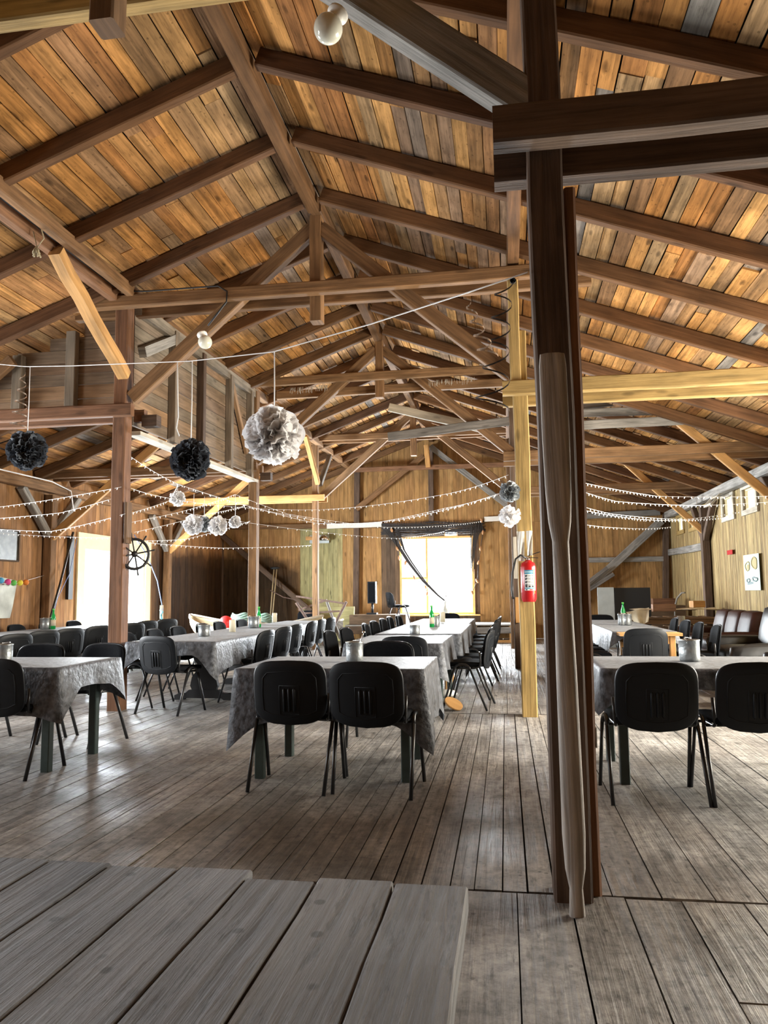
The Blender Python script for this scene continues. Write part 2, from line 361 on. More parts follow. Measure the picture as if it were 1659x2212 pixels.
    def build(s, name, mats, parent=None, **k):
        o = bpy.data.objects.new(name, s.mesh(name, mats)); C.objects.link(o)
        if parent is not None: o.parent = parent
        tag(o, **k); return o
def tag(o, label=None, cat=None, group=None, kind=None):
    if label: o['label'] = label
    if cat: o['category'] = cat
    if group: o['group'] = group
    if kind: o['kind'] = kind
    return o
def thing(name, loc, label, cat, rz=0, group=None):
    o = bpy.data.objects.new(name, None); C.objects.link(o); o.location = loc; o.rotation_euler = (0, 0, rz)
    o.empty_display_size = .1
    return tag(o, label, cat, group)
def recentre(o, p):
    """move a mesh object's origin to p, keeping its shape where it is"""
    p = Vector(p); o.data.transform(Matrix.Translation(-p)); o.location = p; return o
def copy_tree(o, parent=None):
    c = o.copy(); C.objects.link(c)
    if parent is not None: c.parent = parent
    for ch in list(o.children): copy_tree(ch, c)
    return c
def struct(mb, name, mats, parent=None):
    return mb.build(name, mats, parent, kind='structure') if parent is None else mb.build(name, mats, parent)
def roofz(x): return 5.40 - .37 * abs(x - RX)      # underside of the rafters

# ============================================================ THE SETTING
def wallboards(mb, axis, plane, a0, a1, z0, ztop, wid, holes=(), th=.025, mif=None, tones=(0, 1), side=1):
    cuts = sorted({a0, a1} | {c for h in holes for c in h[:2] if a0 < c < a1}); edges = [a0]
    for c in cuts[1:]:
        while edges[-1] < c - 1e-6:
            nx = edges[-1] + rnd.uniform(*wid)
            if nx > c - wid[0] * .5: nx = c
            edges.append(nx)
    for e0, e1 in zip(edges, edges[1:]):
        m = (e0 + e1) / 2; zt = ztop(m) if callable(ztop) else ztop
        spans = [(z0, zt)]
        for h in holes:
            if h[0] < m < h[1]:
                ns = []
                for s0, s1 in spans:
                    if h[2] > s0: ns.append((s0, min(h[2], s1)))
                    if h[3] < s1: ns.append((max(h[3], s0), s1))
                spans = ns
        tn = rnd.uniform(*tones); off = rnd.uniform(0, .004); mi = mif(m) if mif else 0
        for s0, s1 in spans:
            if s1 - s0 < .01: continue
            c = plane + side * (th / 2 + off)
            wd = e1 - e0 - .004
            if axis == 'x': mb.beam((m, c, s0), (m, c, s1), wd, th, up=(0, 1, 0), tone=tn, mi=mi)
            else: mb.beam((c, m, s0), (c, m, s1), wd, th, up=(1, 0, 0), tone=tn, mi=mi)
def rectback(mb, axis, c, a0, a1, z0, z1, holes, th=.02):
    """solid weather skin behind the boards, with the same holes"""
    xs = sorted({a0, a1} | {v for h in holes for v in h[:2]})
    for p, q in zip(xs, xs[1:]):
        m = (p + q) / 2; sp = [(z0, z1)]
        for h in holes:
            if h[0] < m < h[1]:
                ns = []
                for s0, s1 in sp:
                    if h[2] > s0: ns.append((s0, min(h[2], s1)))
                    if h[3] < s1: ns.append((max(h[3], s0), s1))
                sp = ns
        for s0, s1 in sp:
            if axis == 'x': mb.beam(((p + q) / 2, c, s0), ((p + q) / 2, c, s1), q - p, th, up=(0, 1, 0), tone=.5)
            else: mb.beam((c, (p + q) / 2, s0), (c, (p + q) / 2, s1), q - p, th, up=(1, 0, 0), tone=.5)

# ---- floor: three fields of boards running down the hall
f = MB()
def floorfield(y0, y1, x0, x1, wid, ln, split=None):
    x = x0
    while x < x1:
        wd = rnd.uniform(*(wid if (split is None or x < split) else (.19, .24)))
        y = y0
        while y < y1 - .01:
            l = rnd.uniform(*ln); e = min(y1, y + l)
            if y1 - e < .6: e = y1
            z = -.012 + rnd.uniform(-.0022, .0018)
            f.beam((x + wd / 2, y + .002, z), (x + wd / 2, e - .002, z + rnd.uniform(-.002, .002)), wd - rnd.uniform(.004, .009), .024, tone=rnd.random())
            y = e
        x += wd
floorfield(-3.2, 3.32, XL, XR, (.20, .24), (3, 6.6))
floorfield(3.34, 7.98, XL, XR, (.10, .125), (4.8, 6), split=.32)
floorfield(8.0, 14.5, XL, XR, (.16, .20), (3, 6.5))
floorfield(14.5, YE, XL, XR, (.16, .20), (3, 6.5))
struct(f, 'floor', M['floor'])
b = MB(); b.box(((XL + XR) / 2, (YB + YE) / 2, -.045), (XR - XL + .2, YE - YB + .2, .03), tone=.5); struct(b, 'floor', M['backing'])
b = MB(); b.box((0, 8, -.16), (90, 90, .1), tone=.5); struct(b, 'floor', M['ground']).name = 'ground'

# ---- roof boards, one sloping ceiling each side
LEN = YE - YB
for sgn in (-1, 1):
    m = MB(); half = (RX - XL + .25) if sgn < 0 else (XR + .25 - RX)
    sl = math.hypot(1, .37); s = .0
    un = Vector((sgn, 0, -.37)).normalized(); nn = Vector((sgn * .37, 0, 1)).normalized()
    while s < half * sl:
        wd = rnd.uniform(.125, .165); y = YB - rnd.uniform(0, 2)
        while y < YE:
            l = rnd.choice((3.18, 4.24, 5.3)); e = min(y + l, YE)
            off = rnd.uniform(0, .010) + (.012 if rnd.random() < .3 else 0)
            cpt = Vector((RX, 0, 5.40 + .163)) + un * (s + wd / 2) + nn * (.012 + off)
            tn = rnd.random()
            m.beam((cpt.x, max(y, YB), cpt.z), (cpt.x, e - .003, cpt.z), wd - rnd.uniform(.003, .015), .022, up=nn, tone=tn, seg=5, jit=.0028)
            y = e
        s += wd
    struct(m, 'ceiling', M['roof'])
    k = MB(); a = Vector((RX - sgn * .02, 0, 5.40 + .163 + .075)); q = a + un * (half * sl + .2)
    mid = (a + q) / 2
    k.beam((mid.x, YB - .3, mid.z), (mid.x, YE + .3, mid.z), half * sl + .3, .03, up=nn, tone=.5)
    struct(k, 'ceiling', M['backing'])

# ---- walls with their openings
WIN = (-2.76, -.87, .70, 2.69)
end_holes = [(WIN[0] - .06, WIN[1] + .06, WIN[2] - .06, WIN[3] + .05), (-1.60, -1.24, 2.73, 2.95)]
m = MB()
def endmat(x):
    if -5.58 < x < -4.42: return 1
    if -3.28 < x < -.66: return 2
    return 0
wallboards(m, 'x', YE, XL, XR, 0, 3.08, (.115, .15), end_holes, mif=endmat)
wallboards(m, 'x', YE + .0, XL, XR, 3.085, lambda x: roofz(x) + .17, (.115, .15), end_holes)
rectback(m, 'x', YE + .05, XL - .1, XR + .1, 0, 3.3, end_holes)
k = m.v; b0 = len(k)
m.prism([(XL - .1, 3.3), (XR + .1, 3.3), (RX, 5.6)], YE + .04, YE + .06)
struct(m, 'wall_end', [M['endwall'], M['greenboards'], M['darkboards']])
DOOR = (13.45, 15.95, .0, 2.12)
left_holes = [(DOOR[0], DOOR[1], DOOR[2], DOOR[3]), (1.8, 4.6, .8, 2.6), (6.4, 8.4, .8, 2.6)]  # holes after the door are added out of view to let light in
m = MB(); wallboards(m, 'y', XL, YB, YE, 0, 3.2, (.12, .165), left_holes, side=-1); rectback(m, 'y', XL - .05, YB, YE, 0, 3.5, left_holes)
struct(m, 'wall_left', M['leftwall'])
sw = [(15.12, 15.72, 2.62, 2.98), (13.78, 14.42, 2.62, 2.98), (19.2, 19.75, 2.66, 2.98), (17.95, 18.5, 2.64, 2.88)]
right_holes = sw + [(5.1, 7.5, 0, 2.6), (8.1, 9.9, 1.7, 2.7)]  # two larger holes out of view are added for their light
m = MB(); wallboards(m, 'y', XR, YB, YE, 0, 3.2, (.055, .085), right_holes, side=1); rectback(m, 'y', XR + .05, YB, YE, 0, 3.5, right_holes)
struct(m, 'wall_right', M['rightwall'])
front_holes = []
m = MB(); wallboards(m, 'x', YB, XL, XR, 0, lambda x: roofz(x) + .17, (.13, .17), front_holes, side=-1); rectback(m, 'x', YB - .05, XL, XR, 0, 3.3, front_holes)
m.prism([(XL - .1, 3.3), (XR + .1, 3.3), (RX, 5.6)], YB - .06, YB - .04)
struct(m, 'wall_front', M['leftwall'])

# ---- windows and doors
def framed(name, axis, plane, a0, a1, z0, z1, t, d, mat, bars_v=(), bars_h=(), off=0, pane=True):
    root = thing(name, (0, 0, 0), None, None); tag(root, kind='structure')
    def bx(mb, ca, cz, wa, wz, dd=d):
        if axis == 'x': mb.box((ca, plane + off, cz), (wa, dd, wz))
        else: mb.box((plane + off, ca, cz), (dd, wa, wz))
    m = MB()
    bx(m, a0 + t / 2, (z0 + z1) / 2, t, z1 - z0); bx(m, a1 - t / 2, (z0 + z1) / 2, t, z1 - z0)
    bx(m, (a0 + a1) / 2, z1 - t / 2, a1 - a0 - 2 * t, t); bx(m, (a0 + a1) / 2, z0 + t / 2, a1 - a0 - 2 * t, t)
    m.build('window_frame' if 'window' in name else 'door_frame', mat, root)
    for v, h0, h1 in bars_v:
        k = MB(); bx(k, v, (h0 + h1) / 2, .055, h1 - h0, d * .8); k.build('mullion', mat, root)
    for h, v0, v1 in bars_h:
        k = MB(); bx(k, (v0 + v1) / 2, h, v1 - v0, .055, d * .8); k.build('transom', mat, root)
    if pane:
        k = MB(); bx(k, (a0 + a1) / 2, (z0 + z1) / 2, a1 - a0 - 2 * t, z1 - z0 - 2 * t, .004); k.build('pane', M['glass'], root)
    return root
w1 = framed('window_1', 'x', YE, WIN[0] - .06, WIN[1] + .06, WIN[2] - .06, WIN[3] + .05, .06, .09, M['winwood'], bars_v=[(-2.08, WIN[2], WIN[3])], bars_h=[(1.62, WIN[0], -2.1)], off=-.02)
k = MB(); k.box((-1.8, YE - .10, WIN[2] - .075), (2.25, .16, .035)); k.build('window_sill', M['winwood'], w1)
framed('window_2', 'x', YE, -1.60, -1.24, 2.73, 2.95, .025, .05, M['winwood'])
for i, (a0, a1, z0, z1) in enumerate(sw):
    r_ = framed('window_%d' % (i + 3), 'y', XR, a0, a1, z0, z1, .025, .04, M['cream'], off=.035)
    k = MB()   # board casing round the little window, inside
    k.box((XR - .02, (a0 + a1) / 2, z0 - .05), (.03, a1 - a0 + .24, .09)); k.box((XR - .02, (a0 + a1) / 2, z1 + .05), (.03, a1 - a0 + .24, .09))
    k.box((XR - .02, a0 - .07, (z0 + z1) / 2), (.03, .10, z1 - z0)); k.box((XR - .02, a1 + .07, (z0 + z1) / 2), (.03, .10, z1 - z0))
    k.build('window_casing', M['pale' if i < 2 else 'yellow'], r_)
s_ = thing('window_sash', (XR - .05, 15.5, 2.98), 'small glazed window sash swung open above the right wall window', 'window sash')
for nm, mt, parts in (('frame', M['pale'], [((-.15, 0, .12), (.04, .52, .04)), ((-.34, 0, -.13), (.04, .52, .04))]),):
    k = MB(); k.beam((-.04, -.26, .16), (-.30, -.26, -.14), .04, .04); k.beam((-.04, .26, .16), (-.30, .26, -.14), .04, .04)
    k.beam((-.04, -.26, .16), (-.04, .26, .16), .04, .04); k.beam((-.30, -.26, -.14), (-.30, .26, -.14), .04, .04); k.beam((-.17, -.26, .01), (-.17, .26, .01), .025, .025); k.build(nm, mt, s_)
k = MB(); k.beam((-.05, 0, .15), (-.29, 0, -.13), .48, .004, up=(.75, 0, -.65)); k.build('pane', M['glass'], s_)
# garden door, glazed, in cream casing
d1 = framed('door_1', 'y', XL, DOOR[0], DOOR[1], .0, DOOR[3], .07, .10, M['white'], bars_v=[(14.85, .1, 2.05)], off=-.05)
k = MB()
k.box((XL + .02, DOOR[0] - .12, 1.06), (.035, .24, 2.12)); k.box((XL + .02, DOOR[1] + .12, 1.06), (.035, .24, 2.12)); k.box((XL + .02, (DOOR[0] + DOOR[1]) / 2, 2.27), (.035, DOOR[1] - DOOR[0] + .48, .30))
k.build('door_casing', M['cream'], d1)
framed('window_7', 'y', XL, 1.8, 4.6, .8, 2.6, .06, .08, M['cream'], bars_v=[(3.2, .8, 2.6)])  # unseen window, added for light on the foreground
framed('window_8', 'y', XL, 6.4, 8.4, .8, 2.6, .06, .08, M['cream'], bars_v=[(7.4, .8, 2.6)])  # unseen window, added to strengthen the left side light
framed('window_9', 'y', XR, 8.1, 9.9, 1.7, 2.7, .06, .08, M['cream'], bars_v=[(9.0, 1.7, 2.7)])  # unseen window, added to light the left roof slope
framed('added_door', 'y', XR, 5.1, 7.5, 0, 2.6, .07, .08, M['cream'], bars_v=[(6.3, 0, 2.6)])  # unseen door, added as a light opening on the right

# ---- timber frame: every timber a thing of its own
def timber(name, label, p0, p1, w, h, mat='beam', up=(0, 0, 1), tone=None, group=None, cat='beam', seg=5, jit=.004, ch=.010, taper=1.0):
    m = MB(); m.beam(p0, p1, w, h, up=up, tone=tone, seg=seg, jit=jit, ch=ch, taper=taper)
    o = m.build(name, M[mat] if isinstance(mat, str) else mat, label=label, cat=cat, group=group)
    return recentre(o, (Vector(p0) + Vector(p1)) / 2)
ordn = ['first', 'second', 'third', 'fourth', 'fifth', 'sixth', 'seventh', 'eighth', 'ninth', 'tenth', 'eleventh', 'twelfth', 'thirteenth', 'fourteenth', 'fifteenth', 'sixteenth', 'seventeenth', 'eighteenth', 'nineteenth', 'twentieth']
ys = [4.43 + 1.062 * k for k in range(-3, 16)]
for sgn, sn in ((-1, 'left'), (1, 'right')):
    q = 0
    for y in ys:
        if y > 20.7 or y < 1.2: continue
        xe = XL + .02 if sgn < 0 else XR - .02
        x0 = RX + sgn * .08
        jy = rnd.uniform(-.03, .03); tn = rnd.random()
        if y < 2: lab = 'dark brown rafter highest in the picture on the %s roof slope' % sn
        else:
            q += 1; lab = '%s of the dark brown rafters on the %s roof slope, counted from the camera' % (ordn[q - 1], sn)
        timber('rafter', lab, (x0, y + jy, roofz(x0) + .078), (xe, y + jy * .3, roofz(xe) + .078), .095, .155, 'rafter', tone=tn, group='rafters of the %s roof slope' % sn, cat='rafter', jit=.005)
timber('ridge_beam', 'long brown ridge beam running under the peak of the roof, near length', (RX - .02, 1.0, 5.42), (RX - .05, 7.75, 5.42), .125, .17, 'rafter', tone=.95, cat='beam', seg=8)
timber('ridge_beam', 'brown ridge beam length beyond the first king post', (RX - .03, 7.75, 5.43), (RX - .06, 12.1, 5.43), .125, .17, 'rafter', tone=.9, cat='beam')
timber('ridge_beam', 'farthest brown ridge beam length, running to the end wall', (RX - .05, 12.1, 5.43), (RX, YE - .02, 5.43), .125, .17, 'rafter', tone=.9, cat='beam')

# frames: Y position, height of the centre tie, height of the aisle ties
PXL, PXR = -4.13, .215
PPX = {1: -4.172, 2: -4.09, 3: -4.21}
names = {0: 'nearest', 1: 'second', 2: 'third', 3: 'fourth'}
FR = [(3.3, 4.25, 3.04), (7.9, 4.41, 3.20), (12.2, 4.66, 3.26), (16.9, 4.66, 3.33)]
for i, (y, zt, za) in enumerate(FR):
    N = names[i]
    if i > 0:
        timber('post', '%s' % {1: 'square brown post on the left standing before the bright left doorway', 2: 'square brown post on the left at the far corner of the boarded loft', 3: 'farthest square brown post of the left row'}[i],
               (PPX[i], y, 0), (PPX[i] + (-.02 if i == 1 else 0), y, 4.62), (.15, .135, .12)[i - 1], .17, 'post' if i == 1 else 'beam', up=(0, 1, 0), cat='post', seg=9, tone=.2 if i == 1 else .5, group='left row of posts')
        # king post and struts
        kt = 5.36
        timber('king_post', '%s king post hanging under the ridge beam' % N, (RX - .05, y, zt - .25 if i < 3 else 4.28), (RX - .05, y, kt), .13, .15, 'beam' if i != 1 else 'beam', up=(0, 1, 0), cat='post', tone=.1, group='king posts')
        timber('diagonal_strut', '%s long diagonal strut falling left from a king post' % N, (RX - .10, y, 5.22), (PXL + .06, y, 3.42), .12, .15, 'beam', cat='beam', tone=.7, group='diagonal struts of the trusses')
        timber('diagonal_strut', '%s long diagonal strut falling right from a king post' % N, (RX, y, 5.22), (PXR - .06, y, 3.42), .12, .15, 'beam', cat='beam', tone=.3, group='diagonal struts of the trusses')
    else:
        timber('king_post', 'grey-ended king post hanging at the top left of the picture', (RX + .02, y, 4.03), (RX + .02, y, 5.36), .13, .14, 'beam', up=(0, 1, 0), cat='post', tone=.9, group='king posts')
        timber('diagonal_strut', 'heavy diagonal strut at the top running from upper left down to the near post', (RX + .06, y, 5.03), (PXR - .03, y, 3.37), .13, .17, 'grey', cat='beam', tone=.6, group='diagonal struts of the trusses')
        timber('diagonal_strut', 'diagonal strut falling left from the nearest king post', (RX - .06, y, 5.10), (PXL + .05, y, 3.37), .13, .17, 'beam', cat='beam', tone=.6, group='diagonal struts of the trusses')
        timber('post', 'left post of the nearest frame', (PXL, y, 0), (PXL, y, 4.5), .2, .2, 'beam', up=(0, 1, 0), cat='post', group='left row of posts')
    for dy, sd in ((-.16, 'front'), (.16, 'rear')):
        if i in (1, 2, 3):
            xa, xb = (-4.87, .98) if i == 1 else ((-4.16, .95) if i == 2 else (-5.0, .95))
            d2 = 0
            if i == 2 and dy > 0: xa, xb, d2 = -3.75, .95, -.14
            timber('tie_beam', '%s tie beam of the %s truss crossing the centre aisle high up' % (sd, N), (xa, y + dy, zt + d2 + .07), (xb, y + dy, zt + d2 + .085), .085 if i > 1 else .10, .135, 'beam', cat='beam', tone=.15 if i != 2 else .6, group='tie beams of the trusses', jit=.006)
        elif i == 0:
            timber('tie_beam', '%s tie beam of the nearest truss, cut by the top left corner' % sd, (-4.5, y + dy, zt + .07), (.9, y + dy, zt + .085), .1, .135, 'yellow', cat='beam', tone=.6, group='tie beams of the trusses')
        # aisle ties, right and left
        wr = dict(w=.085, h=.15)
        if i == 0:
            timber('aisle_beam', 'heavy dark %s beam running right from the near post' % ('upper' if dy < 0 else 'lower'), (PXR - .215, y + dy * .95 - .02, za + .135 if dy < 0 else za + .125), (XR - .03, y + dy * .95 - .02, za + .145 if dy < 0 else za + .125), .11, .165 if dy < 0 else .15, 'darkpost', cat='beam', tone=.9 if dy < 0 else .2, group='beams over the right aisle', seg=6, jit=.006)
        else:
            mt = {1: 'yellow', 2: 'beam', 3: 'beam'}[i]
            timber('aisle_beam', '%s %s beam over the right aisle at the %s frame' % (sd, 'yellowish' if i == 1 else 'brown', N), (PXR - .19, y + dy, za + (.075 if dy < 0 else .04)), (XR - .04, y + dy, za + (.085 if dy < 0 else .04)), .085, .15, mt, cat='beam', tone=.6, group='beams over the right aisle')
        timber('aisle_beam', '%s reddish brown beam over the left aisle at the %s frame' % (sd, N), (PXL + (.14 if i < 3 else .16), y + dy, za + .055), (XL + .04 if i != 2 else XL + .04, y + dy, za + .055), .085, .14, 'post' if i == 1 else 'orange' if i == 3 else 'beam', cat='beam', tone=.3, group='beams over the left aisle')
    # braces from the aisle ties down to the wall posts
    if i in (1, 2, 3):
        timber('brace', 'slanting brace under the right aisle beam at the %s frame' % N, (2.62, y - .02, za + .62), (XR - .10, y - .02, 2.42), .075, .13, 'orange' if i > 1 else 'beam', cat='beam', tone=.3, group='slanting aisle braces')
        timber('brace', 'slanting brace under the left aisle beam at the %s frame' % N, (-5.55, y - .02, za + .75), (XL + .14, y - .02, 2.25), .075, .14, 'orange' if i > 1 else 'beam', cat='beam', tone=.4, group='slanting aisle braces')
    # wall posts
    if i > 0:
        for s_, xx, nm in ((-1, XL + .10, 'left'), (1, XR - .10, 'right')):
            yy = y if not (nm == 'right' and i == 3) else 16.9
            timber('wall_post', 'square timber post against the %s wall at the %s frame' % (nm, N), (xx, yy, 0), (xx, yy, 2.98), .15, .17, 'beam' if nm == 'left' else 'darkpost', up=(0, 1, 0), cat='post', tone=.5, group='wall posts')
            for sy in (-1, 1):
                timber('wall_brace', 'short brace leaning %s from the %s wall post at the %s frame' % ('toward the camera' if sy < 0 else 'away', nm, N), (xx, yy + sy * .06, 2.28), (xx, yy + sy * .85, 3.02), .11, .12, 'grey' if nm == 'left' else 'darkpost', cat='beam', tone=.5, group='wall post braces')
        # longitudinal braces in the post rows
for y in FR:
    pass
timber('purlin', 'long reddish purlin on the left row of posts, dark cable clipped to it', (PXL - .10, 2.0, 4.56), (PXL - .10, 7.9, 4.56), .10, .13, 'post', cat='beam', tone=.9, seg=8, group='purlins on the post rows')
timber('purlin', 'second long purlin beside the cable on the left row of posts', (PXL + .10, 2.0, 4.60), (PXL + .10, 7.9, 4.60), .09, .13, 'beam', cat='beam', tone=.2, seg=8, group='purlins on the post rows')
timber('purlin', 'purlin over the boarded loft', (PXL, 7.9, 4.60), (PXL, 12.2, 4.66), .12, .13, 'beam', cat='beam', tone=.2, seg=8, group='purlins on the post rows')
timber('purlin', 'purlin on the left row of posts beyond the loft', (PXL, 12.2, 4.66), (PXL, YE, 4.66), .12, .13, 'beam', cat='beam', tone=.5, seg=8, group='purlins on the post rows')
timber('purlin_brace', 'bright slanting brace from the left purlin down to the left post', (PXL - .02, 6.45, 4.50), (PXL - .0, 7.80, 3.66), .13, .12, 'orange', cat='beam', tone=.1, seg=6, jit=.008)
timber('purlin_brace', 'far slanting brace pair on the farthest left post, near side', (PXL, 15.7, 4.6), (PXL, 16.8, 3.72), .10, .11, 'orange', cat='beam', tone=.1)
timber('purlin_brace', 'dark grey slanting brace leaning back from the farthest left post', (PXL, 18.0, 4.55), (PXL, 17.0, 3.72), .10, .11, 'grey', cat='beam', tone=.9)
timber('purlin', 'purlin on the right row of posts', (PXR - .05, 3.3, 4.62), (PXR - .05, YE, 4.70), .12, .13, 'rafter', cat='beam', tone=.2, seg=8, group='purlins on the post rows')
timber('wall_plate', 'long pale grey timber along the top of the right wall', (XR - .13, 1, 3.06), (XR - .13, 20.3, 3.12), .15, .16, 'grey', cat='beam', tone=.5, seg=14, jit=.008)
timber('wall_plate', 'long timber along the top of the left wall carrying cables', (XL + .12, 1, 3.05), (XL + .12, 20.7, 3.12), .14, .15, 'beam', cat='beam', tone=.5, seg=14, jit=.006)

# right row of posts
timber('post', 'near dark brown post reaching from floor to roof', (.237, 3.32, 0), (.212, 3.32, 4.9), .15, .17, 'darkpost', up=(0, 1, 0), cat='post', seg=10, tone=.3, group='right row of posts', jit=.005)
timber('post', 'thinner reddish post standing tight against the right of the near post', (.325, 3.37, 0), (.325, 3.37, 3.0), .05, .10, 'post', up=(0, 1, 0), cat='post', seg=6, tone=.3)
k = MB(); k.beam((.235, 3.225, 4.0), (.235, 3.225, 4.9), .15, .05, up=(0, 1, 0), tone=.2, seg=3, jit=.004, ch=.006); o_ = k.build('splice_board', M['post'], label='reddish brown board fixed to the top front of the near post', cat='board'); recentre(o_, (.235, 3.225, 4.4))
timber('post', 'yellowish square post carrying the fire extinguisher', (.205, 7.9, 0), (.205, 7.9, 3.9), .15, .17, 'yellow', up=(0, 1, 0), cat='post', seg=9, tone=.4, group='right row of posts', jit=.005)
timber('post', 'upper pale length of the yellowish post, scarfed above the beams', (.165, 7.8, 3.34), (.155, 7.8, 4.75), .11, .10, 'yellow', up=(0, 1, 0), cat='post', seg=5, tone=.9, group='right row of posts')
timber('post', 'dark post behind the yellowish post in the right row', (.19, 12.7, 0), (.19, 12.7, 4.7), .13, .15, 'darkpost', up=(0, 1, 0), cat='post', seg=7, tone=.9, group='right row of posts')
timber('post', 'farthest post of the right row', (.16, 17.2, 0), (.16, 17.2, 4.7), .14, .15, 'beam', up=(0, 1, 0), cat='post', seg=7, tone=.9, group='right row of posts')
timber('post', 'pale post seen just right of the near post', (.62, 11.7, 0), (.62, 11.7, 4.3), .14, .14, 'post', up=(0, 1, 0), cat='post', seg=7, tone=.9)
# stored boards lying across the frames
timber('stored_board', 'loose grey board lying across the beams at the centre', P(838, 943, Y=12.0), P(1100, 910, Y=12.0), .04, .14, 'grey', cat='board', tone=.9)
timber('stored_board', 'pale board lying flat behind the loose grey board', P(840, 880, Y=12.6), P(1040, 925, Y=12.6), .05, .14, 'pale', cat='board', tone=.2)
timber('stored_board', 'lowest grey board with whitish paint over the right aisle', P(1212, 920, Y=12.0), P(1476, 908, Y=12.0), .04, .14, 'grey', cat='board', tone=.5)
timber('stored_board', 'middle grey board over the right aisle', P(1212, 893, Y=12.3), P(1420, 887, Y=12.3), .04, .13, 'grey', cat='board', tone=.3)
timber('stored_board', 'topmost grey board over the right aisle', P(1212, 880, Y=12.6), P(1355, 866, Y=12.6), .04, .13, 'grey', cat='board', tone=.9)
# end wall timbers
EY = YE - .08
def wt(lab, a, b, w=.16, mat='beam', tone=.5, up=(0, 1, 0), name='wall_timber', th=.12, y=EY):
    timber(name, lab, P(*a, Y=y), P(*b, Y=y), w, th, mat, up=up, cat='beam', tone=tone)
wt('horizontal timber across the end wall left of the window', (400, 1140), (832, 1135), .13, 'beam')
wt('horizontal timber across the end wall right of the window', (1045, 1122), (1108, 1121), .13, 'beam')
wt('horizontal timber high on the end wall over the right aisle', (1215, 1117), (1425, 1107), .15, 'grey', .3)
wt('mid-height horizontal timber on the right part of the end wall', (1218, 1211), (1440, 1207), .13, 'grey', .4)
wt('long pale diagonal brace on the right part of the end wall', (1222, 1315), (1428, 1125), .20, 'grey', .5, y=EY - .14)
wt('dark diagonal brace on the left part of the end wall', (478, 1155), (672, 1320), .14, 'darkpost', .9, y=EY - .14)
wt('tie timber across the gable of the end wall', (640, 1020), (1105, 1003), .12, 'post', .7, y=20.45)
wt('dark upright timber on the end wall left of the window', (769, 1345), (772, 965), .16, 'darkpost', .5)
wt('dark upright timber on the gable above the window', (932, 1130), (930, 965), .14, 'darkpost', .6)
wt('diagonal brace rising right across the gable', (770, 1100), (915, 985), .15, 'beam', .2, y=EY - .1)
wt('diagonal brace falling right across the gable', (930, 965), (1100, 1095), .15, 'grey', .2, y=EY - .1)
wt('short upright king post on the gable tie', (925, 1010), (921, 962), .13, 'orange', .2, y=20.4)
wt('upright corner timber at the right end of the end wall', (1438, 1340), (1438, 1110), .15, 'darkpost', .5)
wt('upright corner timber at the left end of the end wall', (476, 1350), (476, 1130), .15, 'darkpost', .5)
timber('wall_timber', 'horizontal pale timber between posts on the right wall', P(1432, 1196, X=XR - .06), P(1522, 1180, X=XR - .06), .08, .16, 'grey', cat='beam', tone=.4)
# reddish shelf rail on the dark part of the end wall
wt('reddish rail fixed on the dark boards of the end wall', (400, 1241), (474, 1241), .10, 'post', .7)

# ---- boarded loft over the left aisle
loft = thing('boarded_loft', (PXL, 10.0, 3.2), 'boarded loft box over the left aisle between two posts', 'loft')
def lp(mb, nm, mat): 
    o = mb.build(nm, M[mat], loft); o.data.transform(Matrix.Translation((-PXL, -10.0, -3.2))); return o
m = MB(); z = 3.36
while z < 4.6:
    hgt = rnd.uniform(.13, .17); zc = z + hgt / 2
    xl = max(XL + .02, RX - (5.40 - zc) / .37)
    if xl < PXL - .12:
        m.beam((xl, 8.10, zc), (PXL - .1, 8.10, zc), .03, hgt - .006, tone=rnd.random())
    z += hgt
lp(m, 'front_boarding', 'loft')
m = MB(); z = 3.14
while z < 4.55:
    hgt = rnd.uniform(.14, .20); zc = z + hgt / 2
    y = 8.0
    while y < 12.1:
        e = min(12.1, y + rnd.choice((1.05, 2.1, 3.1)))
        m.beam((PXL, y, zc + .02 * (y - 8)), (PXL, e - .004, zc + .02 * (e - 8)), .028, hgt - rnd.uniform(.004, .012), tone=rnd.random()); y = e
    z += hgt
lp(m, 'side_boarding', 'loft')
for px_ in (35, 150, -60):
    X0 = P(px_, 800, Y=7.98).x
    k = MB(); k.beam((X0, 8.03, 3.33), (X0, 8.03, min(4.6, roofz(X0))), .12, .09, up=(0, 1, 0), tone=.9, ch=.006); lp(k, 'stud', 'loft')
for i_, yy in enumerate((8.95, 9.85, 10.95, 11.9)):
    k = MB(); k.beam((PXL + .065, yy, 3.12), (PXL + .065, yy, 4.55), .10, .10, up=(0, 1, 0), tone=.3 if i_ != 1 else .05, ch=.006); lp(k, 'stud', 'loft' if i_ != 1 else 'darkpost')
k = MB(); k.beam((PXL + .06, 8.1, 4.02), (PXL + .06, 8.95, 4.46), .09, .12, tone=.5); lp(k, 'diagonal_board', 'grey')
k = MB(); k.beam((PXL + .06, 11.05, 4.45), (PXL + .06, 11.75, 3.5), .05, .10, tone=.5); lp(k, 'diagonal_board', 'loft')
k = MB(); k.beam((PXL + .03, 8.0, 3.05), (PXL + .03, 12.2, 3.10), .16, .045, tone=.9); lp(k, 'bottom_board', 'pale')
k = MB(); k.beam((PXL + .05, 8.0, 4.50), (PXL + .05, 12.2, 4.58), .08, .14, tone=.9); lp(k, 'top_rail', 'loft')
for yy, nm in ((7.78, 'front'), (12.05, 'rear')):
    k = MB(); k.beam((PXL + .12, yy + .28, 3.19), (PXL + .30, yy + .28, 3.19), .12, .13, tone=.1); lp(k, 'beam_end', 'darkpost')

